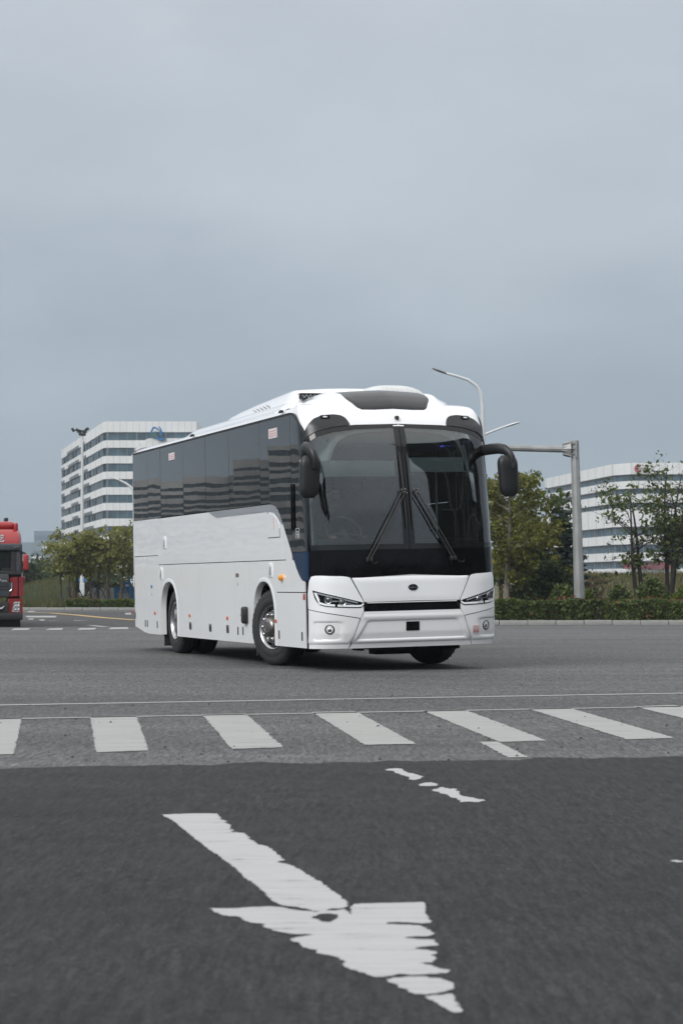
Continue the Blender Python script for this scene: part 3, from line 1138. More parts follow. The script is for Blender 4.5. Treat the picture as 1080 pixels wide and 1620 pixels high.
# ---- windscreen
ws_top = itp([(-1.36, 2.86), (-1.33, 2.93), (-1.26, 3.0), (-1.12, 3.07), (-.9, 3.125), (-.6, 3.16), (0, 3.176), (.6, 3.16), (.9, 3.125), (1.12, 3.07), (1.26, 3.0), (1.33, 2.93), (1.36, 2.86)])
for sg in (-1, 1):
    fr = patch('windscreen_frame', [sg * u for u in lin(.004, .075, 3)], 1.552, lambda u: ws_top(u), 10, FM, M_frit, None, .008, .010)
    patch('frame_edge', [sg * u for u in lin(.075, 1.35, 30)], lambda u: ws_top(u) - .05 - .015 * abs(u), lambda u: ws_top(u), 1, FM, M_frit, fr, .008, .010)
    patch('frame_edge', [sg * u for u in lin(.075, 1.335, 30)], 1.552, 1.618, 1, FM, M_frit, fr, .008, .010)
    patch('frame_edge', [sg * u for u in lin(1.318, 1.352, 3)], 1.62, lambda u: ws_top(u) - .07, 10, FM, M_frit, fr, .008, .010)
    patch('windscreen_pane', [sg * u for u in lin(.078, 1.315, 40)], 1.62, lambda u: ws_top(u) - .052 - .015 * abs(u), 16, FM, M_screen, None, .006, .005)
    # graphite corner fairing above the windscreen, with a marker lamp
    ctop = itp([(.665, 3.175), (.70, 3.255), (.76, 3.29), (.85, 3.302), (1.0, 3.29), (1.12, 3.245), (1.22, 3.17), (1.30, 3.06), (1.352, 2.93)])
    cf = patch('corner_fairing', [sg * u for u in lin(.668, 1.352, 28)], lambda u: ws_top(u) + .006, lambda u: max(ws_top(u) + .010, ctop(abs(u))), 6, FM, M_fairing, None, .022, .04)
    for a_, b_, o_, mt, nm in ((.062, .024, .032, M_black, 'marker_lamp'), (.028, .010, .036, M_decalw, 'marker_lamp_lens')):
        mb = MB()
        n = 20
        sc_ = .965
        vs = []
        for o in (o_, .01):
            for k in range(n):
                an = 2 * math.pi * k / n
                ca, sa = math.cos(an), math.sin(an)
                vs.append(FM(sg * sc_ + a_ * math.copysign(abs(ca) ** .6, ca), 3.268 + b_ * math.copysign(abs(sa) ** .6, sa), o))
        mb.add(vs, [tuple(range(n)), tuple(range(2 * n - 1, n - 1, -1))] + [(k, n + k, n + (k + 1) % n, (k + 1) % n) for k in range(n)])
        bobj(mb, nm, mt, cf)
    # black A pillar between windscreen and side glass
    patch('corner_pillar', [sg * u for u in lin(1.357, 1.47, 5)], 1.18, lambda u: min(3.06, 2.90 + (abs(u) - 1.357) * 1.3), 14, FM, M_black, None, .003, .03)
# rear view camera over the windscreen
mb = MB()
c = FM(0, 3.258, 0.0)
mb.rbox(c + Vector((0, -.02, 0)), (.05, .07, .05), .018, 3).rbox(c + Vector((0, -.05, -.016)), (.034, .03, .03), .012, 2)
bobj(mb, 'front_camera', M_plastic)

# ---- roof shell
zb_tab = itp([(0, 3.145), (.7, 3.13), (1.1, 3.04), (1.36, 2.90), (1.45, 2.97), (1.55, 3.04), (1.86, 3.28), (2.1, 3.315), (12, 3.315)])
fz = [None, 3.20, 3.265, 3.33, 3.385, 3.43, 3.465, 3.49, 3.505, 3.515]
fs_ = [None, .395, .44, .495, .565, .67, .85, 1.15, 1.7, 2.6]
sz = [None, 3.345, 3.365, 3.385, 3.405, 3.425, 3.445, 3.465, 3.48, 3.485]
si = [0, .0, .006, .018, .038, .075, .15, .32, .65, 1.15]
rs = sorted(set(lin(-1.5, 1.5, 72)))
sideS = [SC0 + y - D for y in (0.55, .7, .85, 1.0, 1.3, 1.7, 2.2, 3, 4, 5, 6, 7, 8, 9, 9.6, 9.9)]
svals = [-s for s in sideS[::-1]] + rs + sideS
svals = sorted(s for s in set(round(v, 4) for v in svals))
ring = []
for k in range(10):
    row = []
    for s in svals:
        x0, y0 = out(s)
        f = sstep(1.35, .25, y0)
        if k == 0:
            z = zb_tab(abs(s))
            p = FM(s, z, 0.004)
        else:
            base = FM(s, 3.05, 0.004)
            z = fz[k] * f + sz[k] * (1 - f)
            sf = fs_[k]
            L1 = max(1.2, sf * 1.7)
            y = y0 + sf * max(0.0, 1 - y0 / L1)
            ins = si[k] * (1 - .35 * f)
            x = x0 * (1 - ins / W)
            # shoulders of the front cap are rounded
            p = Vector((x * (1 - .02 * f * k / 9), y, z))
            if k < 3:
                p.x += math.copysign(.004, x0) * (1 - f)
            # rear end drops
            if y0 > 9.3:
                p.z -= .05 * (y0 - 9.3) ** 2
        row.append(p)
    ring.append(row)
mb = MB()
n = len(svals)
vs = [p for row in ring for p in row]
fs = []
for k in range(9):
    for i in range(n - 1):
        fs.append((k * n + i, k * n + i + 1, (k + 1) * n + i + 1, (k + 1) * n + i))
for i in range(n // 2):
    a, b = 9 * n + i, 9 * n + n - 1 - i
    a2, b2 = 9 * n + i + 1, 9 * n + n - 2 - i
    if a2 < b2:
        fs.append((a, b, b2, a2))
mb.add(vs, fs)
ROOF = bobj(mb, 'roof', M_white, None, 50)

# rear wall
mb = MB()
prof = [(9.76, -.008), (9.95, .02), (10.08, .07), (10.15, .16), (10.18, .32)]
rowsz = [(.44, .0), (.7, 0), (1.6, 0), (2.2, .01), (2.8, .05), (3.2, .14), (3.4, .30), (3.47, .55)]
vs, fs = [], []
cols = []
for sd in (-1, 1):
    pr = prof if sd < 0 else prof[::-1]
    for yy, ins in pr:
        cols.append((sd, yy, ins))
for z, b in rowsz:
    for sd, yy, ins in cols:
        t = (yy - 9.76) / .4
        vs.append(Vector((sd * (W + .006 - ins - .03 * sstep(3.0, 3.47, z)), yy - b * t, z)))
m = len(cols)
for j in range(len(rowsz) - 1):
    for i in range(m - 1):
        fs.append((j * m + i, j * m + i + 1, (j + 1) * m + i + 1, (j + 1) * m + i))
mb.add(vs, fs)
bobj(mb, 'rear_wall', M_white, None, 50)
mb = MB()
mb.box((0, 10.13, 2.6), (1.7, .06, .6))
bobj(mb, 'rear_window', M_black)

# raised pod of the front cap with dark visor, and the air conditioning hood behind it
podz = itp([(.40, 3.12), (.44, 3.22), (.50, 3.32), (.56, 3.405), (.66, 3.49), (.80, 3.575), (.92, 3.63), (1.05, 3.66), (1.3, 3.675), (1.8, 3.67), (2.1, 3.64), (2.3, 3.56)])


def hfield(xs, ys, f, th=0.08):
    mb = MB()
    nx = len(xs)
    vs = [Vector((x, y, f(x, y))) for y in ys for x in xs] + [Vector((x, y, f(x, y) - th)) for y in ys for x in xs]
    o = nx * len(ys)
    fs = []
    for j in range(len(ys) - 1):
        for i in range(nx - 1):
            a = j * nx + i
            fs.append((a, a + 1, a + nx + 1, a + nx))
            fs.append((o + a, o + a + nx, o + a + nx + 1, o + a + 1))
    for i in range(nx - 1):
        fs.append((i, o + i, o + i + 1, i + 1))
        a = (len(ys) - 1) * nx + i
        fs.append((a, a + 1, o + a + 1, o + a))
    for j in range(len(ys) - 1):
        a = j * nx
        fs.append((a, a + nx, o + a + nx, o + a))
        a = j * nx + nx - 1
        fs.append((a, o + a, o + a + nx, a + nx))
    mb.add(vs, fs)
    return mb


pod_x = itp([(0, 0), (.4, .02), (.6, .035), (.70, .05), (.80, .085), (.90, .125), (1.0, .195), (1.08, .27), (1.14, .36), (1.20, .50)])


def pod_z(x, y, up=0.0):
    a = abs(x)
    bow = D * (1 - math.sqrt(max(0.0, 1 - (min(a, W) / W) ** NN)))
    z = podz(max(.40, y - bow * 1.2)) - pod_x(a)
    w = .58 + .14 * sstep(.45, 1.1, y)
    z += .022 * sstep(w - .16, w - .03, a) * sstep(w + .12, w + .02, a) * sstep(.5, .8, y)
    z -= .40 * sstep(.80, 1.05, a) * sstep(.95, .55, y - bow)
    return z + up


bobj(hfield(lin(-1.2, 1.2, 72), lin(.42, 2.3, 48), pod_z), 'roof_pod', M_white, None, 50)


def visor_x(t, y):
    w = .445 + .145 * sstep(.47, .80, y)
    return t * w


mb = MB()
ny, nx = 24, 24
vs = []
for up in (.012, -.02):
    for j in range(ny + 1):
        y = .545 + (1.55 - .545) * j / ny
        for i in range(nx + 1):
            t = -1 + 2 * i / nx
            rx = visor_x(t, y)
            rr = 0.0
            vs.append(Vector((rx, y, pod_z(rx, y) + up - (.012 if abs(t) == 1 else 0))))
o2 = (ny + 1) * (nx + 1)
fs = []
for j in range(ny):
    for i in range(nx):
        a = j * (nx + 1) + i
        fs.append((a, a + 1, a + nx + 2, a + nx + 1))
mb.add(vs[:o2], fs)
for i in range(nx):
    mb.f.append((i, i + 1, o2 + i + 1, o2 + i))
mb.v += [tuple(p) for p in vs[o2:]]
bobj(mb, 'roof_visor', M_fairing, None, 50)

hood_y = itp([(1.95, 3.72), (2.1, 3.79), (2.4, 3.82), (4.0, 3.77), (5.0, 3.725), (5.5, 3.69), (5.9, 3.61), (6.25, 3.46)])


def ac_z(x, y):
    a = abs(x)
    z = hood_y(y) - .04 * (a / .8) ** 2
    z -= .26 * sstep(.74, .99, a)
    return z


AC = bobj(hfield(lin(-1.0, 1.0, 50), lin(1.95, 6.25, 40), ac_z), 'air_conditioner_hood', M_white, None, 50)
fair_y = itp([(1.9, 3.575), (4, 3.565), (6.6, 3.55), (7.1, 3.50), (7.5, 3.42)])


def fair_z(x, y):
    a = abs(x)
    return fair_y(y) - .14 * sstep(.98, 1.19, a)


bobj(hfield(lin(-1.19, 1.19, 44), lin(1.9, 7.5, 30), fair_z), 'roof_fairing', M_white, None, 50)
for k in range(5):
    mb = MB()
    y = 3.15 + k * .16
    mb.rbox((-.87, y, ac_z(-.87, y) + .002), (.12, .05, .012), .005, 1, Matrix.Rotation(R(28), 3, 'Y') @ Matrix.Rotation(R(25), 3, 'Z'))
    bobj(mb, 'louvre', M_grey, AC)
# intake grille at the front of the hood
G = MB()
G.rbox((-.68, 1.90, 3.655), (.30, .12, .07), .02, 2)
G = bobj(G, 'intake_vent', M_plastic)
for k in range(9):
    mb = MB()
    mb.box((-.80 + k * .03, 1.835, 3.655), (.009, .012, .05), Matrix.Rotation(R(30 if k % 2 else -30), 3, 'Y'))
    bobj(mb, 'vent_bar', M_grey, G)
mb = MB()
mb.rbox((-.68, 1.90, 3.692), (.32, .14, .012), .008, 2)
bobj(mb, 'vent_rim', M_plastic, G)
# pale ribbed cover standing on the roof behind the visor


def dome_z(x, y):
    u = abs(x - .46) / .42
    v = abs(y - 2.0) / .5
    rib = .006 * (1 if int((x + 5) / .035) % 2 else 0)
    return 3.62 + .19 * max(0, (1 - u ** 3.2)) ** .5 * max(0, 1 - v ** 3) ** .5 + rib


bobj(hfield(lin(.04, .88, 96), lin(1.5, 2.5, 24), dome_z, .12), 'ribbed_roof_cover', simple('pale_cover', (0.56, 0.57, 0.57), .5), None, 60)
# gutter cameras
for y in (5.86, 1.35):
    mb = MB()
    mb.rbox((-W - .005, y, 3.405), (.05, .07, .035), .01, 2)
    mb.rbox((-W - .03, y - .01, 3.392), (.03, .04, .022), .007, 2)
    bobj(mb, 'side_camera', M_blackm)

# ---- side glass
g_lo = itp([(.34, 1.175), (.46, 1.166), (.62, 1.19), (.72, 1.25), (.82, 1.33), (1.195, 1.742), (1.4, 1.965), (1.5, 2.06), (1.585, 2.121), (1.70, 2.175), (1.86, 2.207), (11, 2.207)])
g_hi = itp([(.34, 1.2), (.362, 1.56), (.40, 2.3), (.453, 2.936), (.5, 3.03), (.58, 3.13), (.66, 3.21), (.74, 3.27), (.82, 3.305), (.95, 3.328), (11, 3.332)])
panes = [(.955, 2.335), (2.335, 3.86), (3.86, 5.125), (5.125, 6.425), (6.425, 7.87), (7.87, 8.73), (8.73, 9.78)]
for sd in (-1, 1):
    sm = SM(sd)
    fine = lambda a, b: sorted(set(lin(a, b, 10) + [y for y in (.40, .453, .5, .54, .58, .66, .74, .82, 1.05, 1.195, 1.4, 1.5, 1.585, 1.70, 1.86) if a < y < b]))
    for a, b in panes:
        hi = lambda y: g_hi(y)
        if b > 9.5:
            lo = lambda y: 2.207
            patch('side_window', lin(a + .006, b, 6), 2.21, 3.332, 8, sm, M_side, None, .012, .006)
        else:
            patch('side_window', fine(a + .006, b - .002), lambda y: g_lo(y) + .003, hi, 10, sm, M_door if a < 1 and sd > 0 else M_side, None, .012, .006, (lambda y, z, ta=rnd.uniform(-.0022, .0022), tb=rnd.uniform(-.0030, .0030), m_=(a + b) / 2: ta * (y - m_) + tb * (z - 2.77)) if a > 2 else None)
        if b < 9.5:
            patch('window_pillar', lin(b - .045, b + .045, 1), 2.22, 3.33, 1, sm, M_dark, None, -.002, .02)
    # rear quarter glass wraps in
    dg = patch('door_window', fine(.372, .951), lambda y: max(g_lo(y) + .003, 1.545), g_hi, 14, sm, M_door, None, .012, .006)
    patch('door_lower_zone', fine(.355, 1.01), lambda y: g_lo(y), lambda y: 1.538, 6, sm, M_navy, None, .010, .012)  # navy colour over the lowest part of the door, below its window
    patch('drip_rail', sorted(set(lin(.46, 1.0, 14) + lin(1.0, 9.75, 12))), lambda y: g_hi(y) + .002, lambda y: g_hi(y) + .03, 1, sm, M_blackm, None, .02, .03)
    mb = MB()
    mb.rbox((sd * (W + .03), .90, 2.13), (.03, .035, .60), .012, 2)
    bobj(mb, 'door_handle', M_black, None)
    # silver swoosh under the glass
    sw_lo = itp([(1.36, 1.90), (1.45, 1.945), (1.6, 2.03), (1.75, 2.09), (1.95, 2.105), (4.55, 2.103), (4.8, 2.15), (4.95, 2.19)])
    patch('silver_swoosh', [y for y in lin(1.37, 4.95, 40)], sw_lo, lambda y: min(2.2, max(g_lo(y) - .006, sw_lo(y) + .002)), 2, sm, M_grey, None, .018, .012)
    # passenger lamp strips glowing behind the dark glass
    for a, b, z in ((4.15, 4.9, 2.98), (2.6, 3.6, 3.0), (1.02, 1.95, 2.99)):
        mb = MB()
        mb.rbox((sd * (W - .05), (a + b) / 2, z), (.012, b - a, .022), .004, 1)
        bobj(mb, 'strip_light', M_led)
    # notices stuck to the glass
    for y, z, wd_, hd in ((1.714, 3.143, .38, .13), (7.113, 3.158, .36, .11)):
        s_ = patch('notice_sticker', lin(y - wd_ / 2, y + wd_ / 2, 1), z - hd / 2, z + hd / 2, 1, sm, M_stickw, None, .0155, .003)
        for q in range(3):
            patch('notice_print', lin(y - wd_ * .42, y + wd_ * .38, 1), z - hd * .33 + q * hd * .25, z - hd * .33 + q * hd * .25 + hd * .1, 1, sm, M_printp, s_, .017, .001)
    # ---- body side panels
    G_ = .005
    up_hi = lambda y: min(2.20, g_lo(y) - .008 if y < 4.9 else 2.20)
    ex = [y for y in (1.195, 1.4, 1.5, 1.585, 1.70, 1.86, 1.95, 4.5, 4.95)]
    up = sorted(set([1.245 + G_] + [y for y in ex if y > 1.25] + lin(1.26, 8.11, 24)))
    patch('upper_side_panel', up, 1.452, lambda y: g_lo(y) - .010, 6, sm, M_whiteS, None, .014, .014)
    patch('rear_side_panel', lin(8.115, 9.78, 10), 1.604, 2.203, 5, sm, M_whiteS, None, .014, .014)
    segs = [(.468, 1.69), (1.69, 2.895), (2.895, 3.17), (3.17, 3.62), (3.62, 5.565), (5.565, 6.69), (6.69, 8.115), (8.115, 9.05), (9.05, 9.78)]
    for a, b in segs:
        top = 1.594 if a > 8 else 1.441
        if a < .5:
            # front corner panel and the flap below it
            us = sorted(set(lin(a, b, 10) + [.62, .72, .82]))
            patch('front_side_panel', us, 1.028, lambda y: min(g_lo(y) - .010, 1.441), 6, sm, M_whiteS, None, .014, .014)
            patch('front_side_panel', lin(1.0, 1.238, 5), 1.4411, lambda y: max(1.442, g_lo(y) - .010), 3, sm, M_whiteS, None, .014, .014)
            patch('front_flap', lin(a, b - G_, 8), .312, 1.016, 6, sm, M_whiteS, None, .014, .014)
        else:
            us = ysamp(a + G_, b - G_)
            nm = 'rear_side_panel' if a > 8 else 'luggage_door' if 3 < a < 6 else 'lower_side_panel'
            patch(nm, us, lambda y: skirt(y), lambda y: max(top, skirt(y) + .004), 10, sm, M_whiteS, None, .014, .014)
    # wheel arch lips
    for c, half in ARCH:
        mb = MB()
        vs, fs = [], []
        n = 48
        for k in range(n + 1):
            t = -1 + 2 * k / n
            yy = c + half * math.copysign(abs(math.sin(t * math.pi / 2)) ** (1.0), t)
            zz = arch(yy, c, half + .0001, 1.17)
            if k in (0, n):
                zz = .315
            # direction towards the wheel centre
            d = Vector((0, c - yy, .35 - zz))
            d.normalize()
            for of, ou in ((-.055, .014), (-.02, .024), (.004, .022), (.02, -.06)):
                vs.append(Vector((sd * (W + ou), yy + d.y * of, zz + d.z * of)))
        for k in range(n):
            for q in range(3):
                a = k * 4 + q
                fs.append((a, a + 1, a + 5, a + 4))
        mb.add(vs, fs)
        bobj(mb, 'wheel_arch_lip', M_white, None, 50)
        mb = MB()
        mb.rbox((sd * 1.02, c + .56, .34), (.42, .03, .42), .01, 1)
        bobj(mb, 'mud_flap', M_blackm)
    # small door by the glass
    sdr = patch('filler_flap', lin(1.50, 2.005, 8), 1.757, lambda y: min(g_lo(y) - .13, 2.07), 4, sm, M_whiteS, None, .018, .01)
    for a, b, c_, d_ in ((1.995, 2.01, 1.75, 2.20), (1.49, 2.01, 1.748, 1.756), (1.488, 1.498, 1.75, 1.87)):
        patch('flap_joint', [a, b], c_, d_, 1, sm, M_blackm, sdr, .0165, .004)
    s_ = patch('flap_label', lin(1.70, 1.77, 1), 1.86, 2.02, 1, sm, M_stickw, None, .0195, .003)
    for q in range(5):
        patch('label_print', lin(1.715, 1.755, 1), 1.87 + q * .03, 1.885 + q * .03, 1, sm, M_printp, s_, .0205, .001)
    # little hardware on the flank
    for y, z in ((7.66, 1.80), (7.905, 1.306), (1.922, 1.317)):
        mb = MB()
        mb.rbox((sd * (W + .018), y, z), (.02, .15, .19), .035, 3)
        o = bobj(mb, 'panel_latch', M_white)
        mb = MB()
        mb.rbox((sd * (W + .027), y - .02, z - .01), (.006, .07, .12), .02, 2)
        bobj(mb, 'latch_recess', M_grey, o)
    mb = MB()
    mb.lathe([(0, .045), (.02, .045), (.045, .034), (.055, .015), (.056, .001)], 20, Matrix.Translation((sd * (W + .012), 1.422, 1.214)) @ (Matrix.Rotation(math.pi, 4, 'Z') if sd < 0 else Matrix.Identity(4)))
    bobj(mb, 'turn_signal', M_amber)
    for y, z, mt in ((6.169, .645, M_orange), (4.073, .64, M_orange), (1.735, .637, M_orange), (8.376, .655, M_orange), (9.98, .66, M_red)):
        mb = MB()
        mb.rbox((sd * (W + .018), y, z), (.016, .075, .05), .006, 1)
        bobj(mb, 'side_reflector', mt)
    mb = MB()
    mb.rbox((sd * (W + .012), .508, .968), (.02, .075, .085), .01, 2)
    bobj(mb, 'side_reflector', M_red)
    for y, z in ((6.143, .490), (5.0, .484), (4.067, .485)):
        mb = MB()
        mb.rbox((sd * (W + .016), y, z), (.012, .12, .115), .02, 2)
        o = bobj(mb, 'locker_lock', M_steel)
        mb = MB()
        mb.rbox((sd * (W + .024), y - .01, z + .005), (.01, .05, .06), .012, 2)
        bobj(mb, 'lock_button', M_blackm, o)
    for y, z in ((3.54, .47), (3.29, .474), (1.60, .46), (.62, .46), (9.77, .60), (9.06, .475), (8.92, .475), (8.24, .47)):
        mb = MB()
        mb.rbox((sd * (W + .014), y, z), (.014, .042, .115), .012, 2)
        bobj(mb, 'hinge_slot', M_blackm)
    mb = MB()
    mb.rbox((sd * (W + .04), 3.11, .698), (.08, .17, .24), .035, 3).rbox((sd * (W + .05), 3.11, .70), (.07, .16, .012), .004, 1)
    bobj(mb, 'side_pod', M_plastic)
    mb = MB()
    mb.rbox((sd * (W + .016), 3.528, 1.256), (.008, .14, .055), .004, 1)
    bobj(mb, 'side_plate', simple('brown_plate', (.12, .095, .08), .5))
    for y, z in ((3.52, 1.13), (8.58, .96)):
        mb = MB()
        mb.rbox((sd * (W + .014), y, z), (.004, .02, .045), .002, 1)
        bobj(mb, 'key_lock', M_steel)
    mb = MB()
    mb.rbox((sd * (W + .016), 8.581, 1.09), (.008, .10, .05), .004, 1)
    bobj(mb, 'side_plate', M_bluep)
    # white glyph sticker low on the door glass
    gl = None
    for a, b, c_, d_ in ((.66, .80, 1.845, 1.852), (.66, .672, 1.72, 1.85), (.788, .80, 1.72, 1.85), (.69, .77, 1.80, 1.81), (.69, .77, 1.765, 1.775), (.724, .736, 1.72, 1.81), (.69, .70, 1.72, 1.77)):
        p_ = patch('glyph_sticker' if gl is None else 'glyph_stroke', [a, b], c_, d_, 1, sm, M_decalw, gl, .0155, .003)
        gl = gl or p_

# ---- wipers


def on_glass(s, z, off):
    return FM(s, z, off)


for base, piv, top, bot in (((-.593, 1.43), (-.057, 2.31), (-.054, 2.80), (-.03, 1.81)), ((.60, 1.43), (.116, 2.31), (.05, 2.79), (.058, 1.80))):
    mb = MB()
    sgn = 1 if piv[0] > base[0] else -1
    for d0, d1 in ((0, 0), (.05 * sgn, .045 * sgn)):
        mb.tube([FM(base[0] + d0, base[1] + .01 + abs(d0) * .2, .05), FM(base[0] * .55 + piv[0] * .45 + d0, base[1] * .55 + piv[1] * .45, .085), FM(piv[0] + d1, piv[1], .07)], [.011, .010, .008], 6)
    WP = bobj(mb, 'wiper', M_blackm)
    mb = MB()
    pts = [FM(top[0] + (bot[0] - top[0]) * t, top[1] + (bot[1] - top[1]) * t, .032 + .012 * math.sin(t * math.pi)) for t in lin(0, 1, 10)]
    mb.tube(pts, [.006] + [.010] * 9 + [.006], 6)
    bobj(mb, 'wiper_blade', M_blackm, WP)
    mb = MB()
    for dx, dz in ((-.02, 0), (.03, .004), (.012, -.03), (.045, -.045)):
        c = FM(piv[0] + dx, piv[1] + dz, .078)
        mb.rbox(c, (.024, .022, .024), .008, 2)
    bobj(mb, 'wiper_pivot', M_steel, WP)
    mb = MB()
    for d0 in (0, .05 * sgn):
        c = FM(base[0] + d0, base[1] - .005, .045)
        mb.rbox(c, (.045, .05, .06), .018, 2)
    mb.tube([FM(base[0] + .05, base[1] - .04, .03), FM(base[0] + .10, base[1] - .06, .03), FM(base[0] + .14, base[1] - .03, .03)], .006, 5)
    bobj(mb, 'wiper_mount', M_blackm, WP)

# ---- mirrors
for sd in (-1, 1):
    mb = MB()
    if sd < 0:
        pts = [(-1.27, .42, 2.80), (-1.33, .22, 2.845), (-1.37, .05, 2.855), (-1.385, -.10, 2.83), (-1.37, -.20, 2.76), (-1.35, -.22, 2.66), (-1.345, -.20, 2.58)]
    else:
        pts = [(1.225, .50, 2.835), (1.24, .25, 2.84), (1.265, .05, 2.835), (1.295, -.06, 2.815), (1.325, -.13, 2.77), (1.345, -.17, 2.70), (1.35, -.16, 2.60)]
    mb.tube(pts, [.052, .054, .052, .050, .045, .040, .036], 12, flat=1.35)
    arm = bobj(mb, 'mirror_arm', M_plastic)
    mb = MB()
    cx = -1.385 if sd < 0 else 1.32
    # tapered rounded housing
    secs = []
    for t in lin(0, 1, 12):
        z = 2.735 - .53 * t
        wx = .137 * (1 - .10 * t) * (1 - (abs(t - .5) * 2) ** 7 * .45)
        dy = .075 * (1 - (abs(t - .5) * 2) ** 6 * .5)
        secs.append((cx + sd * (-.018 + .030 * t) * (1 if sd > 0 else 1), -.12 + .01 * t, z, wx, dy))
    vs, fs = [], []
    n = 20
    for (x0, y0, z, wx, dy) in secs:
        for k in range(n):
            an = 2 * math.pi * k / n
            c_, s_ = math.cos(an), math.sin(an)
            vs.append(Vector((x0 + wx * math.copysign(abs(c_) ** .55, c_), y0 + dy * math.copysign(abs(s_) ** .7, s_), z)))
    for i in range(len(secs) - 1):
        for k in range(n):
            fs.append((i * n + k, i * n + (k + 1) % n, (i + 1) * n + (k + 1) % n, (i + 1) * n + k))
    fs += [tuple(range(n)), tuple((len(secs) - 1) * n + k for k in range(n))]
    mb.add(vs, fs)
    hd = bobj(mb, 'mirror_housing', M_plastic, None, 60)
    mb = MB()
    mb.rbox((cx, -.04, 2.47), (.20, .012, .42), .03, 2)
    bobj(mb, 'mirror_glass', M_mirror, hd)
    mb = MB()
    mb.rbox((cx + (.03 if sd < 0 else .04), -.185, 2.60), (.055, .05, .09), .015, 2)
    bobj(mb, 'arm_socket', M_blackm, hd)
# kerb-view mirror hanging by the left mirror
mb = MB()
vs, fs = [], []
pts = []
for t in lin(0, 1, 10):
    pts.append((-1.275 + .11 * t ** 1.0, -.10 + .02 * t, 2.47 - .50 * t))
mb.tube(pts, [.02, .034, .042, .046, .05, .053, .055, .055, .05, .038, .012], 12, flat=.5)
KM = bobj(mb, 'kerb_mirror', M_black)
mb = MB()
mb.tube([(p[0], p[1] - .028, p[2]) for p in pts[3:10]], [.012, .030, .036, .038, .038, .034, .014], 12, flat=.25)
bobj(mb, 'kerb_mirror_glass', M_fairing, KM)

# ---- wheels


def wheel(name, side, x, y, steer, dual=False, loc_front=True):
    """side -1 image left; the outer face points outwards"""
    e = bpy.data.objects.new(name, None)
    COL.objects.link(e)
    e.parent = BUS
    e.location = (x, y, .522)
    e.rotation_euler = (0, 0, steer + (math.pi if side < 0 else 0))
    RT = .522
    prof = [(-.29, .30), (-.29, .36), (-.285, .44), (-.275, .485), (-.25, .512), (-.20, .521), (-.09, .522), (-.04, .512), (-.012, .485), (.0, .44), (.002, .38), (-.006, .325), (-.02, .297), (-.06, .285), (-.25, .285)]
    mb = MB()
    mb.lathe(prof, 64, None, close=True)
    # tread grooves
    tyre = mb.obj('tyre', M_tyre, e, 40)
    mb = MB()
    for gx_ in (-.075, -.145, -.215):
        mb.lathe([(gx_ - .006, .5215), (gx_ + .006, .5215), (gx_ + .006, .5235), (gx_ - .006, .5235)], 48, None, close=True)
    mb.obj('tread_groove', M_dark, tyre, 40)
    mb = MB()
    for k in range(40):
        an = 2 * math.pi * k / 40
        mm = Matrix.Rotation(an, 3, 'X')
        mb.box(mm @ Vector((-.035, 0, .507)), (.012, .01, .024), mm)
    mb.obj('shoulder_rib', M_tyre, tyre)
    mb = MB()
    mb.lathe([(-.001, .33), (.004, .345), (.005, .40), (.002, .405), (.001, .39)], 48, None, close=True)
    mb.obj('sidewall_band', M_tyre, tyre)
    mb = MB()
    if not dual:
        mb.lathe([(-.25, .284), (-.03, .290), (-.010, .300), (-.006, .296), (-.016, .282), (-.060, .268), (-.085, .25), (-.06, .235), (-.04, .225), (-.03, .20), (-.03, .09), (-.03, .0)], 48)
        rim = mb.obj('rim', M_chrome, e, 40)
        mb = MB()
        mb.lathe([(-.03, .215), (.0, .212), (.018, .20), (.022, .185), (.022, .130), (.030, .125), (.055, .118), (.078, .095), (.084, .06), (.085, .001)], 40)
        hub = mb.obj('hub_cover', M_steel, e, 40)
        for k in range(10):
            an = 2 * math.pi * k / 10
            mb = MB()
            mb.lathe([(.015, .024), (.040, .022), (.050, .013), (.051, .001)], 12, Matrix.Translation((0, .168 * math.cos(an), .168 * math.sin(an))))
            mb.obj('wheel_nut', M_chrome, hub)
            mb = MB()
            a2 = an + math.pi / 10
            mb.lathe([(-.062, .026), (-.028, .026), (-.028, .001)], 12, Matrix.Translation((-.012, .243 * math.cos(a2), .243 * math.sin(a2))))
            mb.obj('hand_hole', M_dark, rim)
        mb = MB()
        mb.lathe([(.080, .075), (.088, .072), (.088, .066), (.080, .064)], 32, None, close=True)
        mb.obj('hub_ring', M_chrome, hub)
    else:
        mb.lathe([(-.25, .284), (-.02, .292), (-.006, .301), (-.003, .296), (-.012, .284), (-.06, .272), (-.165, .262), (-.185, .24), (-.19, .20), (-.20, .14), (-.20, .001)], 48)
        rim = mb.obj('rim', M_chrome, e, 40)
        mb = MB()
        mb.lathe([(-.20, .13), (-.10, .125), (-.085, .115), (-.08, .06), (-.08, .001)], 32)
        hub = mb.obj('hub_cover', M_steel, e, 40)
        for k in range(10):
            an = 2 * math.pi * k / 10
            mb = MB()
            mb.lathe([(-.20, .02), (-.165, .018), (-.16, .01), (-.16, .001)], 10, Matrix.Translation((0, .168 * math.cos(an), .168 * math.sin(an))))
            mb.obj('wheel_nut', M_steel, hub)
        mb = MB()
        mb.lathe([(a - .33, b) for a, b in prof], 48, None, close=True)
        mb.obj('inner_tyre', M_tyre, e, 40)
    return e


ST = R(18)
wheel('front_wheel', -1, -1.215, AXF, ST)
wheel('front_wheel', 1, 1.215, AXF, ST)
wheel('rear_wheel', -1, -1.215, AXR, 0, True)
wheel('rear_wheel', 1, 1.215, AXR, 0, True)

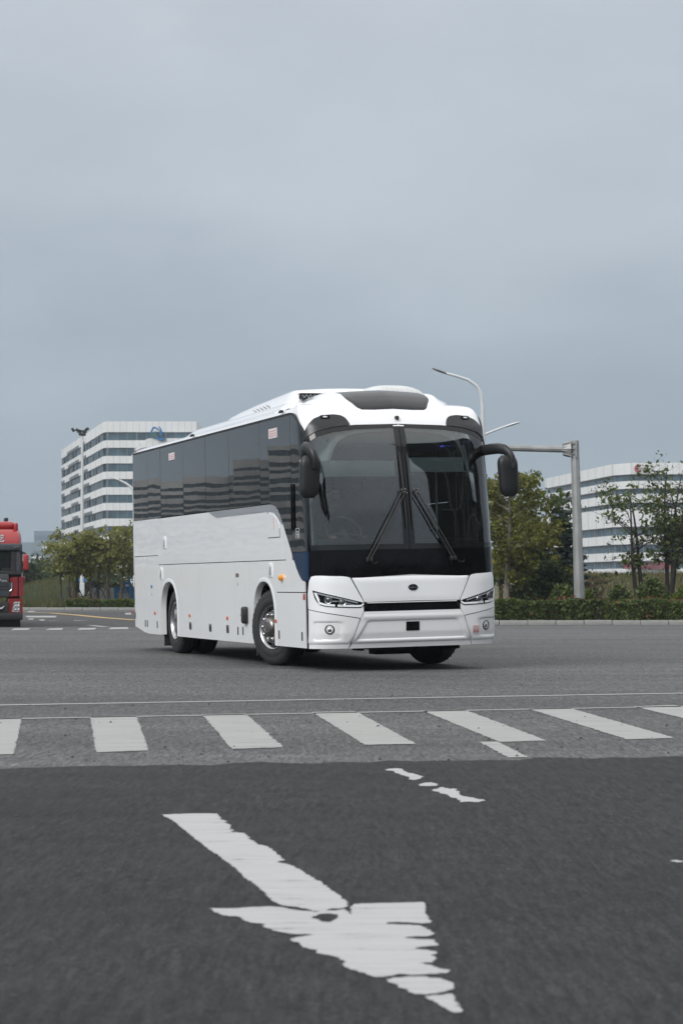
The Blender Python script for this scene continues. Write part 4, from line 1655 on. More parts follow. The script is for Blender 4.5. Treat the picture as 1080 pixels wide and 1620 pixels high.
# ---- cab interior
mb = MB()
vs, fs = [], []
DU = lin(-1.30, 1.30, 30)
for u in DU:
    vs += [FM(u, 1.50, -.03), FM(u, 1.60, -.05), FM(u, 1.655, -.12)]
    p = FM(u, 1.655, -.12)
    vs += [Vector((p.x * .97, max(p.y, .62), 1.70)), Vector((p.x * .97, max(p.y + .02, .95), 1.62)), Vector((p.x * .97, max(p.y + .03, .97), 1.2))]
for i in range(len(DU) - 1):
    for j in range(5):
        a = i * 6 + j
        fs.append((a, a + 6, a + 7, a + 1))
mb.add(vs, fs)
bobj(mb, 'dashboard', M_trim)
mb = MB()
mb.rbox((-.66, .48, 1.66), (.62, .20, .12), .06, 3)
bobj(mb, 'instrument_binnacle', M_trim)
mb = MB()
mb.rbox((.075, .50, 1.80), (.075, .02, .25), .012, 2)
bobj(mb, 'dash_screen', M_black)
mb = MB()
mb.rbox((-.33, .50, 1.68), (.24, .08, .022), .008, 2)
bobj(mb, 'dash_tray', M_black)
mb = MB()
mb.box((-.34, .455, 1.682), (.04, .01, .012))
bobj(mb, 'dash_lamp', M_red)
mb = MB()
c0 = Vector((-.70, .60, 1.80))
mm = Matrix.Rotation(R(-38), 3, 'X')
ringp = [c0 + mm @ Vector((.235 * math.cos(a), 0, .235 * math.sin(a))) for a in lin(0, 2 * math.pi, 32)]
mb.tube(ringp, .017, 8, cap=False)
for a in (R(200), R(340), R(270)):
    mb.tube([c0 + mm @ Vector((0, .03, 0)), c0 + mm @ Vector((.23 * math.cos(a), 0, .23 * math.sin(a)))], [.022, .014], 6)
mb.tube([c0 + mm @ Vector((0, .02, 0)), c0 + mm @ Vector((0, -.12, -.30))], [.05, .045], 8)
bobj(mb, 'steering_wheel', simple('wheel_grip', (.12, .125, .13), .5))
for a, b, z0_, z1_ in ((-1.12, -.10, 2.49, 2.695), (.12, .88, 2.555, 2.735)):
    patch('sun_blind', lin(a, b, 12), z0_, z1_, 2, FM, M_blind, None, -.05, .008)
patch('blind_rail', lin(.12, .93, 8), 2.545, 2.556, 1, FM, M_decalw, None, -.05, .012)
mb = MB()
mb.box((0, 5.0, 3.30), (2.2, 8.6, .04))
bobj(mb, 'saloon_ceiling', M_int)
for sd in (-1, 1):
    mb = MB()
    mb.rbox((sd * .98, 5.6, 3.02), (.5, 7.4, .22), .06, 2)
    bobj(mb, 'luggage_rack', M_int)
mb = MB()
mb.rbox((.05, .62, 3.02), (2.0, .25, .22), .06, 2)
bobj(mb, 'cab_locker', M_trim)


def seat(x, y, z, mat, w=.46):
    mb = MB()
    mb.rbox((x, y, z + .46), (w, .46, .14), .05, 2).rbox((x, y + .26, z + .86), (w, .13, .78), .055, 3, Matrix.Rotation(R(-10), 3, 'X')).rbox((x, y + .34, z + 1.26), (w * .7, .10, .20), .04, 2)
    mb.rbox((x, y, z + .2), (.3, .3, .4), .02, 1)
    return bobj(mb, 'passenger_seat', mat)


for k in range(9):
    for x in (-.98, -.52, .52, .98):
        seat(x, 2.5 + k * .8, 1.20, M_seat, .44)
seat(.72, 1.55, 1.25, M_seatb).name = 'guide_seat'
seat(-.69, 1.08, 1.00, M_seat, .52).name = 'driver_seat'
mb = MB()
mb.tube([(.82, 1.15, 1.18), (.82, 1.15, 3.1)], .018, 8)
bobj(mb, 'grab_pole', M_decalw)
mb = MB()
mb.rbox((0, 9.6, 2.2), (2.3, .05, 2.0), .01, 1)
bobj(mb, 'rear_bulkhead', M_trim)

# ------------------------------------------------------------------ driver (seated at the wheel)


def skin_figure(name, joints, edges, mat, parent, levels=2):
    me = bpy.data.meshes.new(name)
    me.from_pydata([j[0] for j in joints], edges, [])
    o = bpy.data.objects.new(name, me)
    COL.objects.link(o)
    md = o.modifiers.new('skin', 'SKIN')
    md.use_smooth_shade = True
    for i, j in enumerate(joints):
        r = j[1]
        me.skin_vertices[0].data[i].radius = r if isinstance(r, tuple) else (r, r)
        me.skin_vertices[0].data[i].use_root = (i == 0)
    sb = o.modifiers.new('sub', 'SUBSURF')
    sb.levels = sb.render_levels = levels
    dg = bpy.context.evaluated_depsgraph_get()
    m2 = bpy.data.meshes.new_from_object(o.evaluated_get(dg))
    bpy.data.objects.remove(o)
    m2.materials.clear()
    return link(name, m2, mat, parent)


PERS = empty('person', (BX, BY, 0), TH)
tag(PERS, 'driver in dark shirt seated at the wheel behind the windscreen of the coach', 'person')
px_, py_, pz_ = -.69, 1.02, 1.57       # hip point
J = [((px_, py_, pz_), (.16, .13)), ((px_, py_ + .02, pz_ + .18), (.15, .115)), ((px_, py_ + .03, pz_ + .36), (.185, .125)), ((px_, py_ + .02, pz_ + .50), (.12, .09)),
     ((px_, py_ - .01, pz_ + .58), (.055, .055))]
Ed = [(0, 1), (1, 2), (2, 3), (3, 4)]
for sd in (-1, 1):
    k = len(J)
    J += [((px_ + sd * .20, py_ + .02, pz_ + .47), .062), ((px_ + sd * .27, py_ - .14, pz_ + .22), .046), ((px_ + sd * .20, py_ - .46, pz_ + .14), .033)]
    Ed += [(3, k), (k, k + 1), (k + 1, k + 2)]
    k = len(J)
    J += [((px_ + sd * .10, py_ - .06, pz_ - .02), .09), ((px_ + sd * .14, py_ - .46, pz_ + .02), .065), ((px_ + sd * .14, py_ - .56, pz_ - .38), .045), ((px_ + sd * .14, py_ - .70, pz_ - .42), .04)]
    Ed += [(0, k), (k, k + 1), (k + 1, k + 2), (k + 2, k + 3)]
skin_figure('clothed_body', J, Ed, M_shirt, PERS)
# head with nose, brow, chin and ears, turned slightly
hc = Vector((px_ + .0, py_ - .03, pz_ + .71))
mb = MB()
n1, n2 = 24, 20
vs, fs = [], []
for j in range(n2 + 1):
    ph = -math.pi / 2 + math.pi * j / n2
    for i in range(n1):
        a = 2 * math.pi * i / n1
        x = .074 * math.cos(ph) * math.sin(a)
        y = -.095 * math.cos(ph) * math.cos(a)
        z = .122 * math.sin(ph)
        if z < -.02:
            x *= 1 - .30 * (-.02 - z) / .1
        if y < 0:
            f = math.exp(-(x / .014) ** 2)
            y -= .022 * f * math.exp(-((z + .022) / .026) ** 2)
            y -= .006 * math.exp(-(x / .03) ** 2) * math.exp(-((z + .068) / .012) ** 2)
            y += .010 * math.exp(-((abs(x) - .032) / .014) ** 2) * math.exp(-((z - .008) / .014) ** 2)
            y -= .012 * math.exp(-(x / .03) ** 2) * math.exp(-((z + .105) / .02) ** 2)
        vs.append(hc + Vector((x, y, z)))
for j in range(n2):
    for i in range(n1):
        fs.append((j * n1 + i, j * n1 + (i + 1) % n1, (j + 1) * n1 + (i + 1) % n1, (j + 1) * n1 + i))
mb.add(vs, fs)
mb.tube([hc + Vector((0, .02, -.16)), hc + Vector((0, .01, -.06))], [.055, .05], 12)
for sd in (-1, 1):
    mb.rbox(hc + Vector((sd * .078, .008, .0)), (.016, .032, .058), .008, 2)
HEAD = mb.obj('head', M_skin, PERS, 80)
mb = MB()
vs, fs = [], []
for j in range(11):
    ph = .05 + (math.pi / 2 - .05) * j / 10
    for i in range(24):
        a = 2 * math.pi * i / 24
        k = 1.09
        fr_ = max(0, math.cos(a))
        z0h = ph + .45 * fr_ * (1 - j / 10)
        vs.append(hc + Vector((.074 * k * math.cos(z0h) * math.sin(a), -.095 * k * math.cos(z0h) * math.cos(a) + .006, .122 * k * math.sin(z0h))))
for j in range(10):
    for i in range(24):
        fs.append((j * 24 + i, j * 24 + (i + 1) % 24, (j + 1) * 24 + (i + 1) % 24, (j + 1) * 24 + i))
mb.add(vs, fs)
mb.obj('hair', M_hair, PERS, 80)
mb = MB()
for sd in (-1, 1):
    mb.rbox(hc + Vector((sd * .030, -.086, .010)), (.022, .012, .009), .004, 2)
    mb.rbox(hc + Vector((sd * .032, -.090, .030)), (.034, .010, .006), .002, 1)
mb.rbox(hc + Vector((0, -.091, -.066)), (.042, .010, .008), .003, 2)
mb.obj('facial_features', simple('dark_features', (.07, .03, .025), .6), PERS)
for sd in (-1, 1):
    w0 = Vector((px_ + sd * .20, py_ - .46, pz_ + .14))
    JJ = [(w0, .030), (w0 + Vector((sd * .006, -.06, .01)), (.040, .020)), (w0 + Vector((sd * .006, -.10, .015)), (.042, .016))]
    EE = [(0, 1), (1, 2)]
    for q, (dx, L_) in enumerate(((-.030, .075), (-.010, .085), (.010, .08), (.030, .062))):
        k = len(JJ)
        b0 = w0 + Vector((sd * .006 + dx, -.105, .018))
        JJ += [(b0, .009), (b0 + Vector((0, -L_ * .45, .006)), .009), (b0 + Vector((0, -L_ * .7, -.022)), .008), (b0 + Vector((0, -L_ * .5, -.045)), .007)]
        EE += [(2, k), (k, k + 1), (k + 1, k + 2), (k + 2, k + 3)]
    k = len(JJ)
    b0 = w0 + Vector((-sd * .034, -.05, .0))
    JJ += [(b0, .011), (b0 + Vector((-sd * .02, -.035, -.01)), .010), (b0 + Vector((-sd * .005, -.065, -.02)), .008)]
    EE += [(1, k), (k, k + 1), (k + 1, k + 2)]
    skin_figure('hand', JJ, EE, M_skin, PERS, 1)
for ch in PERS.children:
    ch.rotation_euler = (0, -ROLL, 0)
# ------------------------------------------------------------------ buildings
M_pan = None


def panelmat(name, c, pitch=1.6):
    """white cladding; the fine vertical joints are far below the size of a pixel pair"""
    k = NT(name)
    g = k.n('ShaderNodeTexCoord').outputs['Object']
    sp = k.n('ShaderNodeSeparateXYZ')
    k.l(g, sp.inputs[0])
    s = k.math('ADD', sp.outputs[0], k.math('MULTIPLY', sp.outputs[1], 0.37))
    fr = k.math('FRACT', k.math('DIVIDE', s, pitch))
    j = k.math('LESS_THAN', fr, 0.10)
    n1 = k.noise(0.25, 3.0)
    n2 = k.noise(0.9, 4.0, stretch=(1, 1, .15))
    base = k.ramp(k.math('ADD', k.math('MULTIPLY', n1, .5), k.math('MULTIPLY', n2, .5)), [(0.3, tuple(x * .90 for x in c)), (0.7, c)])
    col = k.mix(j, base, tuple(x * .74 for x in c))
    b = k.bsdf(col, 0.5)
    MATS[name] = k.done(b.outputs[0])
    return MATS[name]


M_clad = panelmat('white_cladding', (0.74, 0.745, 0.745))
M_bglass = simple('office_glass', (0.045, 0.085, 0.11), 0.3, var=.5, scale=0.35, spec=.3)
M_bglass2 = simple('grey_office_glass', (0.075, 0.085, 0.09), 0.4, var=.4, scale=0.5)  # greyer glass for the stepped windows of the left face
M_mull = simple('mullion_grey', (0.13, 0.16, 0.185), 0.5)
M_far = simple('far_tower_cladding', (0.17, 0.22, 0.26), 0.7, var=.12, scale=.05)
M_far2 = simple('far_tower_glass', (0.12, 0.165, 0.205), 0.4, var=.2, scale=.08)


def inset_poly(poly, d):
    """inset a counter-clockwise or clockwise polygon by d"""
    n = len(poly)
    area = sum(poly[i][0] * poly[(i + 1) % n][1] - poly[(i + 1) % n][0] * poly[i][1] for i in range(n))
    sg = 1 if area > 0 else -1
    res = []
    for i in range(n):
        p0, p1, p2 = Vector(poly[i - 1]), Vector(poly[i]), Vector(poly[(i + 1) % n])
        e1, e2 = (p1 - p0).normalized(), (p2 - p1).normalized()
        n1, n2 = Vector((-e1.y, e1.x)) * sg, Vector((-e2.y, e2.x)) * sg
        b = n1 + n2
        b = b / max(.3, b.dot(n1))
        res.append(p1 + b * d)
    return [(p.x, p.y) for p in res]


def slab(poly, z0, z1):
    n = len(poly)
    mb = MB()
    mb.add([(x, y, z0) for x, y in poly] + [(x, y, z1) for x, y in poly],
           [tuple(range(n)), tuple(range(2 * n - 1, n - 1, -1))] + [(i, (i + 1) % n, (i + 1) % n + n, i + n) for i in range(n)])
    return mb


def banded(name, label, poly, base, bands, top, deep=0.7, mull=2.2, edges=None, gl=None, clad=None):
    """office block: white floor bands with continuous strips of glazing set back between them"""
    cx = sum(p[0] for p in poly) / len(poly)
    cy = sum(p[1] for p in poly) / len(poly)
    B = empty(name, (cx, cy, base))
    tag(B, label, 'building')
    loc = [(x - cx, y - cy) for x, y in poly]
    inn = inset_poly(loc, deep)
    z = 0.0
    levels = []
    for g0, g1 in bands:
        levels.append((z, g0 - base, 'w'))
        levels.append((g0 - base, g1 - base, 'g'))
        z = g1 - base
    levels.append((z, top - base, 'w'))
    for z0, z1, t in levels:
        if t == 'w':
            slab(loc, z0, z1).obj('floor_band', clad or M_clad, B, 30)
        else:
            slab(inn, z0 - .2, z1 + .2).obj('window_band', gl or M_bglass, B, 30)
            mb = MB()
            for i in (edges if edges is not None else range(len(inn))):
                a, b = Vector(inn[i]), Vector(inn[(i + 1) % len(inn)])
                L = (b - a).length
                k = max(1, int(L / mull))
                for q in range(k + 1):
                    p = a.lerp(b, q / k)
                    w = .16 if q % 3 else .4
                    mb.box((p.x, p.y, (z0 + z1) / 2), (w, w, z1 - z0))
            stuff(mb.obj('mullion_row', M_mull, B, 30, smooth=False))
    return B, loc, levels


D1 = 500.0


def zat(py, d):
    return CAM_H + (925 - py) / FPX * d


P0 = (gx(97, 605), 605)
P1 = (gx(163, D1), D1)
P1b = (gx(170, D1), D1 - 1.5)
P2 = (gx(311, D1), D1 - 1.5)
P3 = (gx(311, D1), D1 + 40)
P4 = (gx(230, 600), 640)
bands = []
for k in range(9):
    t = 684 + 24.75 * k
    bands.append((zat(t + 12.9, D1), zat(t, D1)))
bands = bands[::-1]
bands = [b for b in bands if b[0] > 1.0]
OB, oloc, olev = banded('office_building', 'white office block with rounded corner and blue emblem beyond the left trees', [P0, P1, P1b, P2, P3, P4], -0.35, bands, zat(667, D1), edges=[0, 1, 2, 3], deep=.3)
# stepped window heads on the long left face
a, b = Vector(oloc[0]), Vector(oloc[1])
e1 = (b - a).normalized()
nrm = Vector((e1.y, -e1.x))
if nrm.x > 0:
    nrm = -nrm
wl = [l for l in olev if l[2] == 'g'][::-1]
LL = (b - a).length
for k, (z0, z1, _) in enumerate(wl[:8]):
    for t0, t1, up, mt in ((.012, .09, .45, M_bglass2), (.17 + .03 * k, .46, .40, M_bglass2), (.53, .60 + .035 * k, .40, M_bglass2)):
        if k == 0 and t0 < .1:
            continue
        h = (z1 - z0) * up
        p, q = a + e1 * LL * t0, a + e1 * LL * t1
        c = (p + q) / 2
        mb = MB()
        mb.box((0, 0, 0), ((q - p).length, .3, h), None)
        mm = Matrix.Rotation(math.atan2(e1.y, e1.x), 4, 'Z')
        mb.v = [tuple((mm @ Vector(v)) + Vector((c.x + nrm.x * .02, c.y + nrm.y * .02, z1 + h / 2 - .05))) for v in mb.v]
        mb.obj('stepped_window', mt, OB, 30, smooth=False)
    for q_ in range(14):                      # individual opening lights in the strip
        if rnd.random() < .55:
            t = .05 + .9 * (q_ + rnd.random() * .6) / 14
            c = a + e1 * LL * t
            mb = MB()
            mb.box((0, 0, 0), (LL * .018, .5, (z1 - z0) * .75))
            mm = Matrix.Rotation(math.atan2(e1.y, e1.x), 4, 'Z')
            mb.v = [tuple((mm @ Vector(v)) + Vector((c.x - nrm.x * .1, c.y - nrm.y * .1, (z0 + z1) / 2))) for v in mb.v]
            mb.obj('dark_window', M_bglass if q_ % 2 else simple('open_window_dark', (.012, .015, .018), .5), OB, 30, smooth=False)
# emblem and its plinth on the right face
M_blue = simple('emblem_blue', (0.004, 0.12, 0.32), 0.4, var=.1)
M_green = simple('emblem_green', (0.02, 0.10, 0.09), 0.5, var=.2)
M_lil = simple('emblem_pale', (0.45, 0.48, 0.52), 0.5)


def sign_piece(poly_px, depth, th, mat, name, parent, sub=None):
    pts = [at(x, y, depth) for x, y in poly_px]
    n = len(pts)
    mb = MB()
    mb.add([p for p in pts] + [p + Vector((0, th, 0)) for p in pts], [tuple(range(n)), tuple(range(2 * n - 1, n - 1, -1))] + [(i, (i + 1) % n, (i + 1) % n + n, i + n) for i in range(n)])
    o = mb.obj(name, mat, parent, 30, smooth=False)
    o.matrix_parent_inverse = Matrix.Translation(parent.location).inverted()
    return o


sd1 = D1 - 3.2
sign_piece([(222, 700), (235, 693.5), (320, 693), (320, 712), (222, 712)], sd1 + .6, 1.2, M_clad, 'emblem_plinth', OB)
EMB = sign_piece([(238, 685), (239, 681), (241, 677), (242.5, 675), (246, 675.3), (250, 677.5), (253, 681), (252, 682), (248, 679), (244.5, 677.5), (242.8, 679), (241, 683), (239.5, 685.5)], sd1, .5, M_blue, 'emblem_arc', OB)
sign_piece([(250, 673.2), (253, 675.5), (255.5, 679), (257, 683.5), (256.5, 687), (255, 690), (253.6, 689), (252, 687), (252, 683.5), (253.5, 681.5), (252.8, 678.5)], sd1, .5, M_blue, 'emblem_arc', OB)
sign_piece([(244, 691), (247, 690), (251, 692.5), (255, 693.7), (259, 693), (261.5, 692), (261.4, 695), (258, 697), (253, 697), (249, 695)], sd1, .5, M_blue, 'emblem_arc', OB)
sign_piece([(240.5, 687), (242, 683.5), (244.5, 682.8), (247, 682), (248.2, 684.5), (247.8, 688), (250.5, 691), (247, 690.5), (243.5, 692), (240.5, 691.5)], sd1, .4, M_green, 'emblem_core', OB)

D2 = 474.0
Q0, Q1, Q2, Q3, Q4 = (gx(862, 545), 545), (gx(968, 480), 480), (gx(1000, D2), D2), (gx(1400, D2), D2), (gx(1300, 560), 560)
rb = [(zat(y1, D2), zat(y0, D2)) for y0, y1 in ((887.5, 899.5), (861, 874), (833, 846.5), (795, 803), (772.5, 781), (750, 760.5))]
RB, rloc, rlev = banded('office_building', 'long white office block with red letter C behind the right-hand trees', [Q0, Q1, Q2, Q3, Q4], -0.35, rb, zat(732, D2), edges=[0, 1, 2])
M_csign = simple('sign_red', (0.40, 0.03, 0.05), 0.4, var=.1)
arc = []
for an in lin(R(48), R(312), 20):
    arc.append((1009.5 + 6.4 * math.cos(an), 741 - 6.4 * math.sin(an)))
arc2 = [(1009.5 + 3.2 * math.cos(an), 741 - 3.2 * math.sin(an)) for an in lin(R(312), R(48), 20)]
mb = MB()
pts = [at(x, y, D2 - 1.2) for x, y in arc] + [at(x, y, D2 - 1.2) for x, y in arc2]
vs = pts + [p + Vector((0, .6, 0)) for p in pts]
N_ = len(arc)
fs = []
for i in range(N_ - 1):
    fs.append((i, i + 1, 2 * N_ - 2 - i, 2 * N_ - 1 - i))
    fs.append((2 * N_ + i, 2 * N_ + 2 * N_ - 1 - i, 2 * N_ + 2 * N_ - 2 - i, 2 * N_ + i + 1))
for i in range(2 * N_):
    j = (i + 1) % (2 * N_)
    fs.append((i, 2 * N_ + i, 2 * N_ + j, j))
mb.add(vs, fs)
cs = mb.obj('letter_sign', M_csign, RB, 40)
cs.matrix_parent_inverse = Matrix.Translation(RB.location).inverted()
sign_piece([(985, 890), (1068, 890), (1068, 900), (985, 900)], D2 - 1.0, .3, simple('red_banner', (.22, .05, .06), .7, var=.5, scale=.3), 'red_banner', RB)

# hazy blocks far away on the left
for nm, lab, x0, x1, yt, dep, dd in (('tower_block', 'tall hazy grey tower block behind the red truck', 54, 92.5, 840, 1000, 40), ('tower_block', 'low wide hazy block standing in front of the grey tower', 18, 112, 858, 960, 30)):
    X0, X1, zt = gx(x0, dep), gx(x1, dep), zat(yt, dep)
    T = empty(nm, ((X0 + X1) / 2, dep, -.4))
    tag(T, lab, 'building')
    mb = MB()
    mb.box((0, dd / 2, zt / 2), (X1 - X0, dd, zt + .8))
    mb.obj('wall', M_far, T, 30, smooth=False)
    kk = 0
    for z in np.arange(4, zt - 2, 4.2):
        mb = MB()
        w = (X1 - X0) * (1.0 if yt < 850 else .55)
        mb.box(((0 if yt < 850 else (X1 - X0) * .12), -.1, z), (w * .92, .3, 1.9))
        mb.obj('window_band', M_far2, T, 30, smooth=False)
        kk += 1
    if yt > 850:
        for px, py, w in ((62, 882, 20), (58, 886, 14), (75, 866, 14), (74, 871, 12)):
            c = at(px, py, dep - .6)
            mb = MB()
            mb.box((c.x - T.location.x, -.5, c.z + .4), (w / FPX * dep, .5, .9))
            mb.obj('balcony_band', M_clad, T, 30, smooth=False)

# buildings that stand left of and behind the camera and are mirrored in the coach glass


def polar(az, d):
    return Vector((d * math.sin(R(az)), d * math.cos(R(az))))


def mirrored_block(label, az0, az1, d0, d1, h, pit, seed):
    rr = random.Random(seed)
    p, q = polar(az0, d0), polar(az1, d1)
    far = (p + q).normalized() * 45
    poly = [tuple(p), tuple(q), tuple(q + far), tuple(p + far)]
    bs, z = [], 1.0
    while z < h - 2.5:
        g = pit * rr.uniform(.38, .72)
        bs.append((z, z + g))
        z += g + pit * rr.uniform(.25, .75)
    bs = [b for b in bs if b[1] < h - 1.0]
    return banded('office_building', label, poly, -.35, bs, h, mull=2.0, edges=[0], deep=.4, clad=simple('warm_cladding', (.55, .535, .515), .7, var=.25, scale=.12))


mirrored_block('tallest banded office block left of the view, mirrored in the front side windows', -35.2, -42, 705, 690, 41, 3.3, 5)
mirrored_block('middle banded office block left of the view, mirrored in the centre side windows', -34.2, -35.6, 718, 716, 36.5, 2.6, 8)
mirrored_block('lower banded workshop left of the view, mirrored in the rear side windows', -26, -35.0, 735, 728, 31.5, 2.4, 9)

# dark hall with ribs to the right of the camera, seen in the windscreen
M_hall = simple('dark_hall_glass', (0.008, 0.009, 0.011), 0.35, var=.3)
M_rib = simple('hall_rib', (0.28, 0.29, 0.29), 0.6)
HALL = empty('glass_hall', (BX, BY, 0))
tag(HALL, 'dark glass hall with pale curved ribs right of the camera, mirrored in the windscreen', 'building')
HE = itp([(80, 8), (86, 15), (92, 22), (98, 28), (106, 32.5), (115, 35), (124, 35.5), (131, 35), (138, 34)])
HR = 48.0


def hp(az, z, r=HR):
    return Vector((r * math.sin(R(az)), r * math.cos(R(az)), z))


azs = lin(80, 137.4, 44)
htop = lambda az: HR * math.tan(R(HE(az)))
mb = MB()
vs, fs = [], []
for az in azs:
    vs += [hp(az, -.3), hp(az, htop(az)), hp(az, htop(az), HR + 22), hp(az, -.3, HR + 22)]
for i in range(len(azs) - 1):
    for j in range(4):
        a = i * 4
        fs.append((a + j, a + (j + 1) % 4, a + 4 + (j + 1) % 4, a + 4 + j))
fs += [(0, 1, 2, 3), tuple((len(azs) - 1) * 4 + j for j in range(4))]
mb.add(vs, fs)
mb.obj('hall_shell', M_hall, HALL, 60)
for k in range(9):
    a0 = 83 + 6.5 * k
    for lean in (-16, 14):
        pts = []
        for t in lin(0, 1, 18):
            az = a0 + lean * t * t
            z = 34 * t
            if 80.5 < az < 136 and z < htop(az) - .3:
                pts.append(hp(az, z, HR - .3))
        if len(pts) > 2:
            mb = MB()
            mb.tube(pts, .30, 6)
            mb.obj('rib', M_rib, HALL, 60)
for z in (6, 13, 20, 28):
    pts = [hp(az, z + 1.8 * math.cos(az / 6), HR - .35) for az in lin(82, 136, 40) if z + 2 < htop(az)]
    mb = MB()
    mb.tube(pts, .25, 6)
    mb.obj('rib', M_rib, HALL, 60)

# ------------------------------------------------------------------ poles and lamps
M_galv = simple('galvanised_steel', (0.30, 0.305, 0.30), 0.5, 0.3, var=.22, scale=2.5, stretch=(1, 1, .4))
M_pole = simple('white_pole_paint', (0.60, 0.62, 0.63), 0.45, var=.06)
M_lampd = simple('lamp_housing_grey', (0.16, 0.165, 0.165), 0.5)

# signal gantry: octagonal post with an arm reaching left over the road
GD = 73.0
gb = gp(918, 985)
GA = empty('gantry_post', (gx(916.5, GD), GD, gz(GD)))
tag(GA, 'grey galvanised gantry post with arm over the road behind the right hedge', 'pole')
gh = zat(697, GD) - gz(GD)
mb = MB()
lean = gx(909, GD) - gx(916.5, GD)
mb.tube([(0, 0, 0), (lean * .5, 0, gh * .5), (lean, 0, gh)], [.205, .175, .150], 10)
mb.obj('post', M_galv, GA, 25)
zA = zat(710.5, GD) - gz(GD)
xA = gx(891, GD) - gx(916.5, GD)
xE = gx(640, GD) - gx(916.5, GD)
mb = MB()
mb.tube([(xA, 0, zA), (xE, 0, zA + .12)], [.125, .085], 10)
mb.obj('arm', M_galv, GA, 25)
mb = MB()
for dz in (-.19, 0, .19):
    mb.box((lean - .10, -.17, zA + dz + .02), (.42, .03, .05))
mb.box((lean + .03, -.19, zA), (.06, .06, .62))
mb.obj('clamp', M_galv, GA, 25)
mb = MB()
mb.tube([(lean - .16, 0, zA), (lean - .42, 0, zA), (xA + .02, 0, zA)], [.30, .24, .14], 8)
for q in range(4):
    mb.box((lean - .30, -.24 + q * .01, zA - .21 + q * .14), (.34, .03, .04), Matrix.Rotation(R(12 - 8 * q), 3, 'Y'))
mb.obj('flange', M_galv, GA, 25)
mb = MB()
mb.box((0, 0, .03), (.7, .7, .06))
mb.obj('base_plate', M_galv, GA)
mb = MB()
mb.rbox((lean + .14, -.05, zat(755, GD) - gz(GD)), (.06, .1, .14), .02, 2)
mb.obj('junction_box', M_lampd, GA)


def lamp_head(mb, tip, d, L=1.3):
    d = Vector(d).normalized()
    mm = d.to_track_quat('X', 'Z').to_matrix()
    c = Vector(tip)
    secs = [(0, .05, .04), (.15, .09, .05), (L * .6, .13, .05), (L * .95, .08, .035), (L, .03, .02)]
    vs, fs = [], []
    for t, w, h in secs:
        for k in range(10):
            an = 2 * math.pi * k / 10
            vs.append(c + mm @ Vector((t, w * math.cos(an), h * math.sin(an))))
    for i in range(len(secs) - 1):
        for k in range(10):
            fs.append((i * 10 + k, i * 10 + (k + 1) % 10, (i + 1) * 10 + (k + 1) % 10, (i + 1) * 10 + k))
    mb.add(vs, fs)


# street lamp behind the coach with a long arm and a short low arm
LD = 84.0
SL = empty('street_lamp', (gx(766, LD), LD, gz(LD)))
tag(SL, 'white street lamp with one high curved arm and one low arm behind the coach', 'lamp')
o_ = SL.location
rel = lambda px, py, d=LD: at(px, py, d) - o_
mb = MB()
mb.tube([(0, 0, 0), rel(765, 800), rel(764, 700), rel(762.5, 640), rel(760, 622), rel(753, 610), rel(740, 601), rel(722, 595), rel(705, 590.5)], [.115, .10, .092, .085, .078, .07, .062, .055, .05], 10)
mb.obj('post', M_pole, SL, 40)
mb = MB()
lamp_head(mb, rel(706, 590.8), rel(683, 582.5) - rel(706, 590.8), (rel(683, 582.5) - rel(706, 590.8)).length)
mb.obj('lamp_head', M_lampd, SL, 50)
mb = MB()
mb.tube([rel(764.5, 688), rel(783, 680.5), rel(801, 674)], [.05, .045, .045], 8)
mb.obj('low_arm', M_pole, SL, 40)
mb = MB()
lamp_head(mb, rel(800, 674.3), rel(821.5, 667.8) - rel(800, 674.3), (rel(821.5, 667.8) - rel(800, 674.3)).length)
mb.obj('lamp_head', M_pole, SL, 50)

LD2 = 165.0
SL2 = empty('street_lamp', (gx(214, LD2), LD2, gz(LD2)))
tag(SL2, 'distant white street lamp whose curved arm shows beside the coach rear', 'lamp')
o_ = SL2.location
rel = lambda px, py, d=LD2: at(px, py, d) - o_
mb = MB()
mb.tube([(0, 0, 0), rel(213, 830), rel(212, 785), rel(210, 775), rel(206, 769.5), rel(199, 764.5), rel(190, 760)], [.14, .12, .11, .10, .10, .09, .08], 8)
mb.obj('post', M_pole, SL2, 40)
mb = MB()
lamp_head(mb, rel(191, 760.5), rel(171.5, 753.5) - rel(191, 760.5), (rel(171.5, 753.5) - rel(191, 760.5)).length)
mb.obj('lamp_head', M_pole, SL2, 50)

# light mast with floodlights
MD = 150.0
MA = empty('light_mast', (gx(130, MD), MD, gz(MD)))
tag(MA, 'tall slim white mast carrying a cluster of dark floodlights', 'lamp')
o_ = MA.location
rel = lambda px, py, d=MD: at(px, py, d) - o_
mb = MB()
mb.tube([(0, 0, 0), rel(130, 920), rel(130.3, 800), rel(130.6, 682)], [.15, .14, .115, .09], 10)
mb.obj('post', M_pole, MA, 40)
mb = MB()
mb.tube([rel(122, 684), rel(138, 684)], .05, 6)
mb.obj('crossbar', M_lampd, MA, 40)
for px, py, a_ in ((116, 680, 55), (123, 680.5, 25), (127, 682, 10), (133.5, 682.5, -10), (138, 679, -30), (128, 687, 15), (133, 687.5, -15)):
    c = rel(px, py)
    mb = MB()
    mb.rbox(c, (.30, .22, .20), .03, 2, Matrix.Rotation(R(a_), 3, 'Y'))
    mb.rbox(c + Vector((0, .1, .05)), (.12, .1, .12), .02, 1, Matrix.Rotation(R(a_), 3, 'Y'))
    mb.obj('floodlight', M_blackm, MA, 40)
mb = MB()
mb.rbox(rel(131, 918), (.55, .06, .24), .02, 1)
mb.obj('blue_sign', M_bluep, MA)
mb = MB()
c = rel(130, 951)
mb.rbox(rel(130.3, 938), (.34, .26, 1.5), .03, 1)
mb.obj('mast_base', M_pole, MA)

